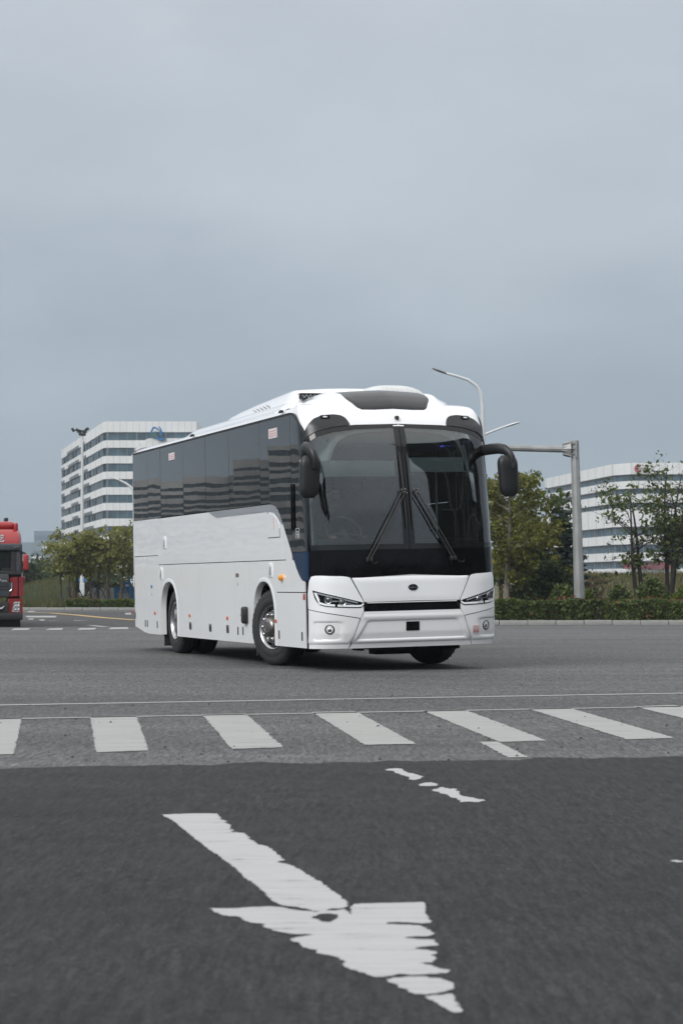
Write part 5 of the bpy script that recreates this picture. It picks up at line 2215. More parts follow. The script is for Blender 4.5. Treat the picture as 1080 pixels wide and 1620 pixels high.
PD = 150.0
PO = empty('sign_post', (gx(100, PD), PD, gz(PD) + 1.3))
tag(PO, 'thin white post standing in the long grass left of the mast', 'pole')
mb = MB()
mb.tube([(0, 0, 0), (0, 0, 2.3)], [.08, .07], 8)
mb.obj('post', M_pole, PO, 40)
mb = MB()
mb.rbox((-.25, 0, 2.2), (.3, .05, .3), .02, 1)
mb.obj('sign_board', M_pole, PO)

# ------------------------------------------------------------------ hoardings on the left
M_hoard = simple('hoarding_blue', (0.012, 0.15, 0.34), 0.5, var=.12)
M_fence = simple('hoarding_white', (0.42, 0.45, 0.47), 0.55, var=.15, scale=.8)
HD = 121.0
HB = empty('hoarding', (gx(196, HD), HD, gz(HD)))
tag(HB, 'blue hoarding with white characters beside the coach rear', 'hoarding')
o_ = HB.location
rel = lambda px, py, d=HD: at(px, py, d) - o_
mb = MB()
p, q = rel(181.5, 928), rel(213, 958)
mb.box(((p.x + q.x) / 2, 0, (p.z + q.z) / 2), (q.x - p.x, .12, p.z - q.z))
mb.obj('board', M_hoard, HB, smooth=False)
p, q = rel(196, 921), rel(206, 930)
mb = MB()
mb.box(((p.x + q.x) / 2, .2, (p.z + q.z) / 2), (q.x - p.x, .1, p.z - q.z))
mb.obj('upper_board', M_hoard, HB, smooth=False)
mb = MB()
c = rel(201.5, 926.5)
mb.box((c.x, .1, c.z), (.23, .06, .16))
mb.obj('white_patch', M_decalw, HB, smooth=False)
mb = MB()
c0, c1 = rel(205.8, 908.5), rel(205.8, 929)
mb.tube([(c0.x, -.2, c0.z), (c1.x, -.2, c1.z - 1.5)], .06, 6)
mb.obj('blue_post', M_hoard, HB)
# two block characters in strokes
gl = None
for bx_, strokes in ((189.5, ((-3.6, 938.8, 7.2, .9), (-3, 941.2, 6, .8), (-3.8, 943.6, 7.6, .9), (-.5, 937.5, 1, 7), (-2.8, 945.6, .9, 5), (2.0, 945.6, .9, 5), (-2.8, 945.6, 5.6, .8), (-2.4, 947.6, 4.8, .7))),
                     (199.5, ((-3.4, 938.6, 1, 12), (2.2, 938.6, 1, 12), (-3.4, 938.6, 6.4, .9), (-2.2, 941, 4.6, .8), (-2.2, 943.6, 4.6, .8), (-2.2, 946, 4.6, .8), (-.5, 940, .9, 9)))):
    for dx, y0, w, h in strokes:
        p, q = rel(bx_ + dx, y0), rel(bx_ + dx + w, y0 + h)
        mb = MB()
        mb.box(((p.x + q.x) / 2, -.08, (p.z + q.z) / 2), (q.x - p.x, .04, p.z - q.z))
        mb.obj('character_stroke', M_decalw, HB, smooth=False)
for k in range(5):
    x0, x1 = 141.5 + 8 * k, 149 + 8 * k
    F_ = empty('fence_panel', (gx((x0 + x1) / 2, HD + 1), HD + 1, gz(HD)))
    nth = ('leftmost', 'second', 'middle', 'fourth', 'rightmost')[k]
    tag(F_, nth + ' of the five white hoarding panels behind the staked trees' if k in (0, 2, 4) else nth + ' from left of five white hoarding panels behind the staked trees', 'fence panel', 'white hoarding panels')
    zt = zat(930, HD + 1) - gz(HD)
    w = gx(x1, HD + 1) - gx(x0, HD + 1)
    mb = MB()
    mb.box((0, 0, zt / 2), (w * .97, .06, zt))
    mb.obj('panel', M_fence, F_, smooth=False)
    mb = MB()
    mb.box((w / 2, .02, zt / 2), (.05, .08, zt + .05))
    mb.obj('panel_post', M_lampd, F_, smooth=False)

# green wire fence in front of the bank
M_wire = simple('green_wire', (0.035, 0.085, 0.06), 0.6)
FD = 117.5
GF = empty('wire_fence', (gx(60, FD), FD, gz(FD)))
tag(GF, 'dull green wire fence in front of the long grass beside the truck', 'fence')
o_ = GF.location
for px in (20, 59, 106):
    mb = MB()
    h = zat(927, FD) - gz(FD)
    mb.tube([(gx(px, FD) - o_.x, 0, 0), (gx(px, FD) - o_.x, 0, h)], .035, 6)
    mb.obj('fence_post', M_wire, GF)
for zz in (.1, .75, 1.38):
    mb = MB()
    mb.tube([(gx(-20, FD) - o_.x, 0, zz), (gx(108, FD) - o_.x, 0, zz)], .012, 5)
    mb.obj('fence_rail', M_wire, GF)
mb = MB()
for k in range(60):
    x = gx(-20, FD) + (gx(108, FD) - gx(-20, FD)) * k / 60 - o_.x
    mb.tube([(x, 0, .05), (x, 0, 1.38)], .004, 3)
stuff(mb.obj('fence_mesh', M_wire, GF))
# ------------------------------------------------------------------ red truck at the left edge
M_tred = simple('truck_red', (0.34, 0.022, 0.022), 0.3, coat=.6, var=.08)
M_tred2 = simple('truck_deep_red', (0.20, 0.008, 0.010), 0.3, coat=.6, var=.1)
M_tgrey = simple('truck_grey', (0.055, 0.06, 0.068), 0.45, var=.1)
M_tglass = glass('truck_glass', (0.5, 0.53, 0.54), 3.2, body=.15, body_col=(.1, .11, .12))
TD = gp(37, 992).y
TRK = empty('truck', (gx(-25, TD), TD, gz(TD)), R(11))
tag(TRK, 'red heavy truck waiting at the left edge of the picture', 'truck')
PXM = FPX / TD                    # pixels per metre there


def tz(py):
    return (992 - py) / PXM


def tx(px):
    return (px + 25) / PXM


def tobj(mb, name, mat, parent=None, sharp=35):
    return mb.obj(name, mat, parent or TRK, sharp)


HWT = tx(36)
# cab shell from sections in (x, z) with a shaped front
mb = MB()
secs = [(0.10, .93), (.0, .97), (.18, 1.0), (1.0, 1.0), (2.1, .99)]
outl = [(-1, tz(945)), (-1, tz(905)), (-.97, tz(880)), (-.93, tz(860)), (.93, tz(860)), (.97, tz(880)), (1, tz(905)), (1, tz(945))]
n = len(outl)
vs, fs = [], []
for y, k in secs:
    for x, z in outl:
        vs.append(Vector((x * HWT * k, y + (.12 if z > tz(870) else 0) * (1 if y < 1 else 0), z)))
for i in range(len(secs) - 1):
    for j in range(n):
        fs.append((i * n + j, i * n + (j + 1) % n, (i + 1) * n + (j + 1) % n, (i + 1) * n + j))
fs.append(tuple((len(secs) - 1) * n + j for j in range(n)))
mb.add(vs, fs)
tobj(mb, 'cab', M_tred2)
mb = MB()
mb.box((0, .25, (tz(945) + tz(905)) / 2), (HWT * 1.8, .2, tz(905) - tz(945)))
tobj(mb, 'cab_front', M_tgrey)
# high roof
mb = MB()
vs, fs = [], []
rs_ = [(tz(861), 0.06, .97), (tz(852), .08, .965), (tz(845), .16, .95), (tz(838), .30, .91), (tz(836.5), .42, .87)]
for z, y, k in rs_:
    for x, yy in ((-1, .16), (-.93, .03), (-.75, 0), (-.4, -.02), (0, -.03), (.4, -.02), (.75, 0), (.93, .03), (1, .16), (1, 2.1), (-1, 2.1)):
        vs.append(Vector((x * HWT * k, y + yy if yy < 1 else yy, z)))
for i in range(len(rs_) - 1):
    for j in range(11):
        fs.append((i * 11 + j, i * 11 + (j + 1) % 11, (i + 1) * 11 + (j + 1) % 11, (i + 1) * 11 + j))
fs.append(tuple((len(rs_) - 1) * 11 + j for j in range(11)))
fs.append(tuple(range(11)))
mb.add(vs, fs)
RF = tobj(mb, 'roof', M_tred, None, 40)
mb = MB()
mb.rbox((0, 1.0, tz(830.5)), (tx(24) * 2, 1.0, tz(825) - tz(838)), .12, 3)
tobj(mb, 'roof_deflector', M_tred, None, 40)
for sx in (-1, 1):
    mb = MB()
    mb.rbox((sx * tx(25.5), .9, tz(833)), (.14, 1.2, tz(828) - tz(842)), .06, 3)
    tobj(mb, 'deflector_fin', M_tred, None, 40)
    mb = MB()
    mb.tube([(sx * tx(9.5), .9, tz(824)), (sx * tx(9.5), .9, tz(818.5))], [.06, .05], 10)
    mb.rbox((sx * tx(11), .9, tz(820.5)), (.13, .1, .11), .02, 2)
    tobj(mb, 'roof_beacon', M_blackm)
# sun visor band, windscreen, grille
mb = MB()
mb.rbox((0, -.02, tz(865.5)), (HWT * 1.96, .22, tz(860) - tz(871)), .05, 3)
V_ = tobj(mb, 'sun_visor', M_tgrey)
for sx in (-1, 1):
    mb = MB()
    mb.rbox((sx * tx(25.5), -.145, tz(866)), (.18, .02, .05), .01, 1, Matrix.Rotation(R(-18 * sx), 3, 'Y'))
    tobj(mb, 'marker_lamp', M_lens, V_)
mb = MB()
mb.rbox((0, .05, tz(888.5)), (HWT * 1.9, .05, tz(872) - tz(905)), .02, 1)
tobj(mb, 'windscreen', M_tglass)
mb = MB()
for sx in (-1, 1):
    mb.rbox((sx * tx(21.5), .0, tz(888)), (.17, .08, tz(871) - tz(905)), .02, 1)
    mb.rbox((sx * tx(34), .04, tz(888)), (.06, .1, tz(870) - tz(906)), .02, 1)
mb.rbox((0, .0, tz(906.5)), (HWT * 1.95, .1, .14), .03, 1)
stuff(tobj(mb, 'windscreen_pillar', M_blackm))
mb = MB()
mb.box((0, 1.2, tz(890)), (HWT * 1.8, .1, 1.2))
tobj(mb, 'cab_back', M_int)
mb = MB()
mb.rbox((tx(14), .12, tz(895.5)), (.26, .06, .16), .02, 1)
tobj(mb, 'blue_box', simple('dash_box_blue', (.06, .09, .30), .6))
mb = MB()
mb.rbox((tx(14), .09, tz(901)), (.46, .05, .11), .02, 1)
mb.rbox((tx(27), .10, tz(899)), (.13, .05, .14), .03, 1)
tobj(mb, 'dash_papers', M_decalw)
mb = MB()
mb.rbox((0, -.05, tz(919)), (tx(14) * 2, .14, tz(909) - tz(930)), .03, 2)
GR = tobj(mb, 'grille_upper', M_tgrey)
mb = MB()
mb.rbox((0, -.03, tz(933)), (tx(19) * 2, .14, tz(921) - tz(944)), .03, 2)
tobj(mb, 'grille_lower', M_tgrey)
for k in range(3):
    mb = MB()
    mb.rbox((0, -.11, tz(923.5 + 4.5 * k)), (tx(15) * 2, .05, .02), .008, 1)
    tobj(mb, 'grille_bar', M_blackm, GR)
for sx in (-1, 1):
    mb = MB()
    mb.tube([(sx * tx(19), -.125, tz(922)), (sx * tx(19), -.125, tz(930)), (sx * tx(18), -.125, tz(934)), (sx * tx(14.5), -.125, tz(935.5))], .018, 6)
    tobj(mb, 'grille_trim', M_chrome, GR)
    mb = MB()
    mb.prism([(sx * tx(13), tz(944)), (sx * tx(20), tz(930)), (sx * tx(20), tz(922)), (sx * tx(15), tz(919)), (sx * tx(16), tz(914)), (sx * tx(28), tz(912.5)), (sx * tx(28), tz(943))], -.10, .1)
    tobj(mb, 'fender_panel', M_tred2, None, 25)
    mb = MB()
    mb.prism([(sx * tx(29.5), tz(944)), (sx * tx(29.5), tz(913)), (sx * tx(36.5), tz(913)), (sx * tx(36.8), tz(940)), (sx * tx(35), tz(945))], -.06, .5)
    tobj(mb, 'corner_panel', M_tred2, None, 25)
    # bumper corner with headlight
    mb = MB()
    mb.prism([(sx * tx(10), tz(970)), (sx * tx(14), tz(947)), (sx * tx(35.5), tz(947)), (sx * tx(36.2), tz(973)), (sx * tx(33), tz(975)), (sx * tx(11), tz(975))], -.14, .35)
    BC = tobj(mb, 'bumper_corner', M_tred2, None, 25)
    mb = MB()
    mb.prism([(sx * tx(19), tz(968)), (sx * tx(22.5), tz(952)), (sx * tx(32), tz(952)), (sx * tx(32), tz(967)), (sx * tx(29), tz(968.5))], -.16, -.10)
    HLt = tobj(mb, 'headlight', simple('headlight_facets', (.35, .35, .34), .3, var=.7, scale=30), None, 25)
    for ddx, ddz in ((24.5, 956), (28.5, 956), (24, 962.5), (28.5, 962.5)):
        mb = MB()
        mb.lathe([(-.01, .062), (.02, .062), (.025, .045), (.012, .02), (.012, .001)], 14, Matrix.Translation((sx * tx(ddx), -.165, tz(ddz))) @ Matrix.Rotation(-math.pi / 2, 4, 'Z'))
        tobj(mb, 'lamp_reflector', M_chrome, HLt)
    # mirror
    mb = MB()
    mb.tube([(sx * tx(32), .1, tz(874)), (sx * tx(38), -.05, tz(875)), (sx * tx(41), -.08, tz(877))], .035, 8)
    MI = tobj(mb, 'mirror_arm', M_blackm)
    mb = MB()
    mb.rbox((sx * tx(40.8), -.08, tz(889.5)), (.17, .2, tz(876.5) - tz(902)), .05, 3)
    tobj(mb, 'mirror_housing', M_tred, MI, 40)
    mb = MB()
    mb.rbox((sx * tx(41.5), -.05, tz(902)), (.16, .2, .14), .05, 3)
    mb.rbox((sx * tx(44.3), -.02, tz(889)), (.03, .18, .4), .01, 2)
    tobj(mb, 'mirror_cap', M_blackm, MI, 40)
    mb = MB()
    mb.rbox((sx * tx(38.5), .15, tz(917)), (.05, .25, .2), .02, 2)
    tobj(mb, 'side_handle', M_tred)
    # wheels
    mb = MB()
    mb.lathe([(-.16, .3), (-.16, .46), (-.12, .52), (.12, .52), (.16, .46), (.16, .3)], 32, Matrix.Translation((sx * (HWT - .22), .75, .52)))
    tobj(mb, 'wheel', M_tyre)
    mb = MB()
    mb.lathe([(-.16, .3), (-.16, .46), (-.12, .52), (.12, .52), (.16, .46), (.16, .3)], 32, Matrix.Translation((sx * (HWT - .22), 4.6, .52)))
    tobj(mb, 'wheel', M_tyre)
mb = MB()
mb.rbox((0, -.10, tz(975.5)), (tx(36) * 2, .3, tz(970) - tz(981)), .05, 2)
mb.rbox((0, -.06, tz(965)), (tx(14) * 2, .3, tz(950) - tz(975)), .04, 2)
BMP = tobj(mb, 'bumper', M_blackm)
mb = MB()
mb.tube([(tx(-3), -.24, tz(963.5)), (tx(4), -.24, tz(962.5)), (tx(7.5), -.24, tz(958.5))], [.05, .045, .01], 8)
tobj(mb, 'chrome_hook', M_chrome, BMP)
mb = MB()
mb.box((0, 1.6, tz(983)), (tx(30) * 2, 3.2, .3))
mb.box((0, .2, tz(985)), (tx(33) * 2, .1, .3))
tobj(mb, 'chassis', M_dark)
mb = MB()
mb.rbox((0, 6.2, tz(905)), (HWT * 1.9, 7.6, 1.7), .05, 1)
tobj(mb, 'cargo_body', M_tred2)
# lettering: right end of a white character on the roof, script on the grille
def letters(strokes, mat, name, y):
    for (x0, y0), (x1, y1), w in strokes:
        a, b = Vector((tx(x0), y, tz(y0))), Vector((tx(x1), y, tz(y1)))
        d = (b - a)
        mb = MB()
        mb.box((a + b) / 2, (d.length, .02, w), Matrix.Rotation(-math.atan2(d.z, d.x), 3, 'Y'))
        tobj(mb, name, M_decalw)


letters([((-6, 847.5), (5.8, 847.5), .035), ((-1, 845), (-1, 856.5), .04), ((-1, 850.5), (5.5, 850.5), .03), ((-1, 856.3), (6.2, 856.3), .035), ((6, 853.8), (6, 856.3), .03), ((3.4, 845.3), (5, 846.6), .03),
         ((4.2, 851), (0.5, 853.8), .03), ((-6.5, 845), (-8, 856), .035), ((-24, 847), (-16, 847), .035), ((-20, 845), (-20, 856), .035), ((-24, 851.5), (-15.5, 851.5), .03)], M_decalw, 'roof_lettering', .05)
letters([((-3, 917.5), (2, 917.5), .03), ((-.5, 917.5), (-1.5, 920.5), .025), ((3, 918.5), (4.4, 920), .018), ((5, 918.5), (5, 920), .018), ((6, 919), (7.2, 919), .03), ((8, 918.6), (9.2, 919.6), .018), ((10, 918.5), (10.8, 920), .018)], M_decalw, 'grille_script', -.13)

# ------------------------------------------------------------------ vegetation
rng = np.random.default_rng(11)
L_olive = leafmat('olive_leaves', (0.054, 0.0648, 0.0135), (0.135, 0.1458, 0.027), (0.27, 0.2497, 0.0607))
L_young = leafmat('young_tree_leaves', (0.105, 0.115, 0.027), (0.205, 0.215, 0.055), (0.31, 0.30, 0.10), 0.5)
L_green = leafmat('green_leaves', (0.0351, 0.0567, 0.0175), (0.0837, 0.1188, 0.0324), (0.1688, 0.2025, 0.0607))
L_dark = leafmat('dark_leaves', (0.0216, 0.0351, 0.0162), (0.0513, 0.0756, 0.0311), (0.1013, 0.135, 0.054))
L_cedar = leafmat('cedar_needles', (0.02, 0.036, 0.026), (0.048, 0.078, 0.058), (0.095, 0.135, 0.10))
L_red = leafmat('red_shoots', (0.07, 0.03, 0.016), (0.16, 0.045, 0.026), (0.26, 0.07, 0.04))
L_lime = leafmat('lime_leaves', (0.05, 0.075, 0.010), (0.10, 0.145, 0.018), (0.18, 0.22, 0.035))
L_grass = leafmat('long_grass', (0.0473, 0.0567, 0.0189), (0.0945, 0.1013, 0.0365), (0.1755, 0.1553, 0.0675))
L_straw = leafmat('dry_grass', (0.06, 0.062, 0.024), (0.115, 0.112, 0.045), (0.19, 0.165, 0.075))
M_bark = simple('bark', (0.060, 0.048, 0.038), 0.9, var=.35, scale=9, bump=.6, bscale=30, stretch=(1, 1, .3))
M_barkp = simple('pale_bark', (0.19, 0.165, 0.145), 0.9, var=.25, scale=9, bump=.5, bscale=30, stretch=(1, 1, .3))
M_barkd = simple('dark_bark', (0.030, 0.025, 0.021), 0.9, var=.35, scale=9, bump=.5, bscale=30)
M_stake = simple('timber_stake', (0.075, 0.058, 0.043), 0.85, var=.3, scale=6)


def leaves(centers, size, flat=0.0, asp=1.6, var=.35):
    c = np.asarray(centers, dtype=np.float32)
    n = len(c)
    d = rng.normal(size=(n, 3))
    d[:, 2] *= (1 - flat)
    d /= np.linalg.norm(d, axis=1, keepdims=True) + 1e-9
    r = rng.normal(size=(n, 3))
    if flat:
        r[:, 2] *= (1 - flat)
    e = np.cross(d, r)
    e /= np.linalg.norm(e, axis=1, keepdims=True) + 1e-9
    s = (size * (1 + var * rng.normal(size=n)).clip(.4, 1.9))[:, None]
    a = d * s * asp * .5
    b = e * s * .5
    v = np.stack([c - a, c + b * .9 - a * .15, c + a, c - b * .9 - a * .15], axis=1).reshape(-1, 3)
    f = np.arange(n * 4).reshape(-1, 4)
    return v, f


def leafobj(name, centers, size, mat, parent, **k):
    v, f = leaves(centers, size, **k)
    return quick(name, v, f, mat, parent)


def tree(name, label, x, y, h, cr, trunk_h, nl, size, lmat, seed, bark=None, stems=1, r0=.10, nlimb=14, ctr=.62, vr=None, clump=.30, spread=.35, group=None, droop=0.0, shell=.35, bare=0.0, base=None, cat='tree'):
    rg = np.random.default_rng(seed)
    T = empty(name, (x, y, gz(y) if base is None else base))
    tag(T, label, cat, group)
    mb = MB()
    vr = vr or h * (1 - trunk_h / h) * .52
    cz = trunk_h + (h - trunk_h) * .5
    tips = []
    wts = []
    for s in range(stems):
        an = rg.uniform(0, 6.28)
        off = rg.uniform(.05, .28) * (stems > 1)
        leanx, leany = (rg.uniform(-spread, spread) * (1 if stems > 1 else .25) for _ in range(2))
        hh = h * rg.uniform(.82, .97)
        pts, rs2 = [], []
        k = 9
        ph = rg.uniform(0, 6.28)
        for i in range(k):
            t = i / (k - 1)
            wob = .045 * h * t * math.sin(ph + 3.2 * t) * (1.0 if stems > 1 else .5)
            pts.append(Vector((math.cos(an) * off + leanx * hh * t ** 1.2 * .6 + wob, math.sin(an) * off + leany * hh * t ** 1.2 * .6 + wob * .6, hh * t)))
            rs2.append(r0 * (1 - t) ** .8 * (1 / math.sqrt(stems) if stems > 1 else 1) + .010)
        mb.tube(pts, rs2, 7)
        for q in range(nlimb):
            t = rg.uniform(max(.12, trunk_h / h * .9), .93)
            i = min(k - 2, int(t * (k - 1)))
            p = pts[i].lerp(pts[i + 1], t * (k - 1) - i)
            a = rg.uniform(0, 6.28)
            rel_ = (p.z - cz) / vr
            rad = cr * math.sqrt(max(.10, 1 - min(.95, rel_ ** 2))) * rg.uniform(.65, 1.08)
            e = p + Vector((math.cos(a) * rad, math.sin(a) * rad, rg.uniform(.10, .55) * rad - droop * rad))
            if e.z > h:
                e.z = h - rg.uniform(0, .1) * h
            m = p.lerp(e, .5) + Vector((rg.normal() * .06 * rad, rg.normal() * .06 * rad, (.10 + droop * .3) * rad))
            rb_ = max(.012, rs2[i] * .5)
            mb.tube([p, m, e], [rb_, rb_ * .6, .006], 5)
            for tt in (.5, .7, .85, 1.0):
                b0 = (m.lerp(e, (tt - .5) * 2))
                w = tt
                tips.append(b0)
                wts.append(w)
                for _ in range(2):
                    dv_ = Vector((rg.normal(), rg.normal(), rg.normal() * .7 + .15)) * cr * .26
                    e2 = b0 + dv_
                    mb.tube([b0, b0.lerp(e2, .5) + Vector((0, 0, .02)), e2], [.010, .007, .004], 3)
                    tips.append(e2)
                    wts.append(w * 1.1)
    mb.obj('trunk', bark or M_bark, T, 60)
    tips = np.array([tuple(p) for p in tips])
    wts = np.array(wts)
    keep = rg.random(len(tips)) > bare
    tips, wts = tips[keep], wts[keep]
    idx = rg.choice(len(tips), size=nl, p=wts / wts.sum())
    # clumps: every tip carries a tuft of its own size
    rad = (clump * cr * rg.uniform(.35, 1.0, size=len(tips)))[idx]
    d = rg.normal(size=(nl, 3))
    d *= (rad * rg.random(nl) ** .45 / (np.linalg.norm(d, axis=1) + 1e-9))[:, None]
    d[:, 2] *= .72
    c = tips[idx] + d
    c = c[c[:, 2] > .25]
    leafobj('crown', c, size, lmat, T)
    return T


def conifer(name, label, x, y, h, r, seed, mat, n=7000, size=.11):
    rg = np.random.default_rng(seed)
    T = empty(name, (x, y, gz(y)))
    tag(T, label, 'tree')
    mb = MB()
    mb.tube([(0, 0, 0), (.02 * h, 0, h * .5), (0, 0, h)], [.03 * h, .018 * h, .01], 8)
    cs = []
    z = .07 * h
    while z < h * .98:
        t = z / h
        rr = r * (1 - t) ** .82 * rg.uniform(.8, 1.1) + .05
        kb = 7 if t < .7 else 5
        a0 = rg.uniform(0, 6.28)
        for q in range(kb):
            a = a0 + 6.28 * q / kb + rg.normal() * .2
            L = rr * rg.uniform(.7, 1.12)
            e = Vector((math.cos(a) * L, math.sin(a) * L, z + (.10 - .30 * (1 - t)) * L * .55))
            m = Vector((math.cos(a) * L * .5, math.sin(a) * L * .5, z + .06 * L))
            mb.tube([(0, 0, z), m, e], [.012 * h * (1 - t) + .008, .01, .004], 4)
            k = int(n / 100 * (L / r + .15))
            for _ in range(k):
                u = rg.random() ** .6
                p = Vector((0, 0, z)).lerp(m, u * 2) if u < .5 else m.lerp(e, u * 2 - 1)
                w = .16 * L + .05
                cs.append((p.x + rg.normal() * w * .6, p.y + rg.normal() * w * .6, p.z - abs(rg.normal()) * .05 + rg.normal() * .025 * h * .3))
        z += h * rg.uniform(.045, .065)
    mb.obj('trunk', M_barkd, T, 60)
    leafobj('crown', cs, size, mat, T, flat=.55, asp=2.2)
    return T


def bush(name, label, x, y, rx, ry, h, n, size, mat, seed, group=None, base=None, red=0):
    rg = np.random.default_rng(seed)
    T = empty(name, (x, y, gz(y) + .08 if base is None else base))
    tag(T, label, 'shrub', group)
    mb = MB()
    for q in range(6):
        a = rg.uniform(0, 6.28)
        mb.tube([(0, 0, 0), (math.cos(a) * rx * .4, math.sin(a) * ry * .4, h * .5), (math.cos(a) * rx * .6, math.sin(a) * ry * .6, h * .85)], [.03, .02, .008], 5)
    mb.obj('stems', M_barkd, T, 60)
    a = rg.uniform(0, 6.28, n)
    u = rg.uniform(-.25, 1, n)
    rad = np.sqrt(np.maximum(0, 1 - np.maximum(u, 0) ** 2)) * (rg.random(n) ** .22)
    lump = 1 + .13 * np.sin(a * 5 + seed) * np.cos(u * 7 + seed) + .10 * rg.normal(size=n) * .6 + .08 * np.sin(a * 11 + u * 9)
    c = np.stack([np.cos(a) * rad * rx * lump, np.sin(a) * rad * ry * lump, np.maximum(.04, (u.clip(0, 1) * (rg.random(n) ** .2) * h * (.85 + .15 * lump) + (u < 0) * rg.random(n) * h * .3))], axis=1)
    leafobj('foliage', c, size, mat, T)
    if red:
        i = rg.choice(n, red)
        cc = c[i] * 1.02
        cc = cc[cc[:, 2] > h * .45]
        leafobj('red_shoots', cc, size * .9, L_red, T)
    return T


def hedge(name, label, x0, x1, y0, y1, h, n, size, mat, seed, red=0, lift=.08, cat='hedge'):
    rg = np.random.default_rng(seed)
    yc = (y0 + y1) / 2
    T = empty(name, ((x0 + x1) / 2, yc, gz(yc) + lift))
    tag(T, label, cat)
    L, Wd = x1 - x0, y1 - y0
    mb = MB()
    mb.box((0, 0, h * .44), (L - .12, Wd - .26, h * .80))
    mb.obj('dark_core', M_barkd, T, smooth=False)  # solid dark box filling the hedge behind its leaves
    x = rg.uniform(-L / 2, L / 2, n)
    face = rg.random(n)
    wav = 1 + .05 * np.sin(x * 2.3 + seed) + .035 * np.sin(x * 6.1) + .02 * np.sin(x * 13)
    bul = .07 * np.sin(x * 3.1 + 1) + .05 * np.sin(x * 7.7) + .03 * np.sin(x * 15.2)
    y = np.where(face < .50, -Wd / 2 + bul + abs(rg.normal(size=n)) * .06, np.where(face < .58, Wd / 2 - abs(rg.normal(size=n)) * .06, rg.uniform(-Wd / 2, Wd / 2, n)))
    z = np.where(face < .58, rg.random(n) ** .85 * h * wav, h * wav - abs(rg.normal(size=n)) * .05)
    z = np.maximum(z, .02)
    y += rg.normal(size=n) * .025
    # rounded front top edge
    cut = np.maximum(0, z - h * .86)
    y = np.where(y < -Wd / 2 + .1, y + cut * .7, y)
    leafobj('foliage', np.stack([x, y, z], axis=1), size, mat, T)
    if red:
        x = rg.uniform(-L / 2, L / 2, red)
        keep = (np.sin(x * 1.7 + seed) + np.sin(x * 4.3) + rg.normal(size=red) * .8) > .1
        x = x[keep]
        m = len(x)
        z = h * (1 + .05 * np.sin(x * 2.3 + seed) + .035 * np.sin(x * 6.1)) + abs(rg.normal(size=m)) * .045
        y = rg.uniform(-Wd / 2, Wd / 2, m)
        k = m // 7
        z[:k] = rg.random(k) * h
        x[:k] = rg.choice([-L * .34, L * .05, L * .12, -L * .1], k) + rg.normal(size=k) * .35
        y[:k] = -Wd / 2 - .02
        leafobj('red_shoots', np.stack([x, y, z], axis=1), size * .75, L_red, T)
    return T


def grass(name, label, area, n, hgt, wid, mat, seed, zfun=None):
    rg = np.random.default_rng(seed)
    x0, x1, y0, y1 = area
    x, y = rg.uniform(x0, x1, n), rg.uniform(y0, y1, n)
    patch_ = .65 + .35 * np.sin(x * .9 + 1.3 * np.sin(y * .5)) * np.cos(y * .7)
    h = hgt * (rg.random(n) * .7 + .4) * (.6 + .6 * patch_)
    z = np.array([zfun(a, b) for a, b in zip(x, y)]) if zfun else np.array([gz(b) for b in y])
    a = rg.uniform(0, 6.28, n)
    w = wid * rg.uniform(.6, 1.3, n)
    lx, ly = rg.normal(size=n) * h * .28, rg.normal(size=n) * h * .28
    b0 = np.stack([x - np.cos(a) * w, y - np.sin(a) * w, z], 1)
    b1 = np.stack([x + np.cos(a) * w, y + np.sin(a) * w, z], 1)
    tp = np.stack([x + lx, y + ly, z + h], 1)
    v = np.stack([b0, b1, tp], 1).reshape(-1, 3)
    f = np.arange(n * 3).reshape(-1, 3)
    o = quick(name, v, f, mat)
    stuff(o, label, 'grass')
    return o


# --- right side
def bank(x, y):
    return gz(y) + 1.85 * sstep(75.5, 97, y) * sstep(7.5, 11.5, x) - .03


hx0, hx1 = gx(640, KY), gx(1240, KY)
hedge('hedge', 'clipped green hedge with red shoots along the right kerb', hx0, hx1, KY + .30, KY + 1.45, .78, 26000, .075, L_green, 3, red=1300)


def rx_(px, d):
    return gx(px, d)


tree('street_tree', 'olive-leaved tree with pale bare trunk right beside the coach', rx_(799, 75), 75.0, 5.5, 1.7, 1.9, 6500, .10, L_olive, 21, bark=M_barkp, r0=.13, nlimb=22, clump=.30, bare=.15)
tree('street_tree', 'tall loose tree rising behind the right coach mirror', rx_(792, 82), 82.0, 6.7, 1.25, 2.0, 2800, .105, L_green, 22, r0=.09, nlimb=18, clump=.30, bare=.3)
tree('street_tree', 'bushy olive tree between the coach and the conifer', rx_(838, 79), 79.0, 5.0, 1.45, 1.2, 6500, .105, L_olive, 23, r0=.10, nlimb=20, clump=.34)
tree('street_tree', 'slender tree with an arching top shoot left of the gantry post', rx_(862, 80), 80.0, 5.6, .95, 2.4, 1900, .10, L_green, 24, r0=.07, nlimb=14, clump=.32, bare=.25)
conifer('cedar_tree', 'blue-green cedar with layered branches just left of the gantry post', rx_(893, 80), 80.0, 4.5, 1.35, 31, L_cedar, 9000, .10)
conifer('cedar_tree', 'low dark cedar beneath the olive trees near the coach', rx_(848, 77.5), 77.5, 3.0, 1.5, 32, L_dark, 9000, .10)
bush('shrub', 'big dark evergreen shrub left of the gantry post', rx_(868, 76.5), 76.5, 1.25, .9, 2.25, 7500, .10, L_dark, 41)
bush('shrub', 'dark shrub with a few red shoots beside the pale trunk', rx_(825, 75.6), 75.6, .85, .7, 1.45, 4500, .09, L_dark, 42, red=160)
bush('shrub', 'mid-green domed shrub in front of the gantry post foot', rx_(890, 73.8), 73.8, .70, .5, 1.42, 3500, .075, L_green, 43)
bush('shrub', 'small lime shrub just right of the gantry post', rx_(930, 74.0), 74.0, .34, .3, 1.22, 1200, .075, L_lime, 44)
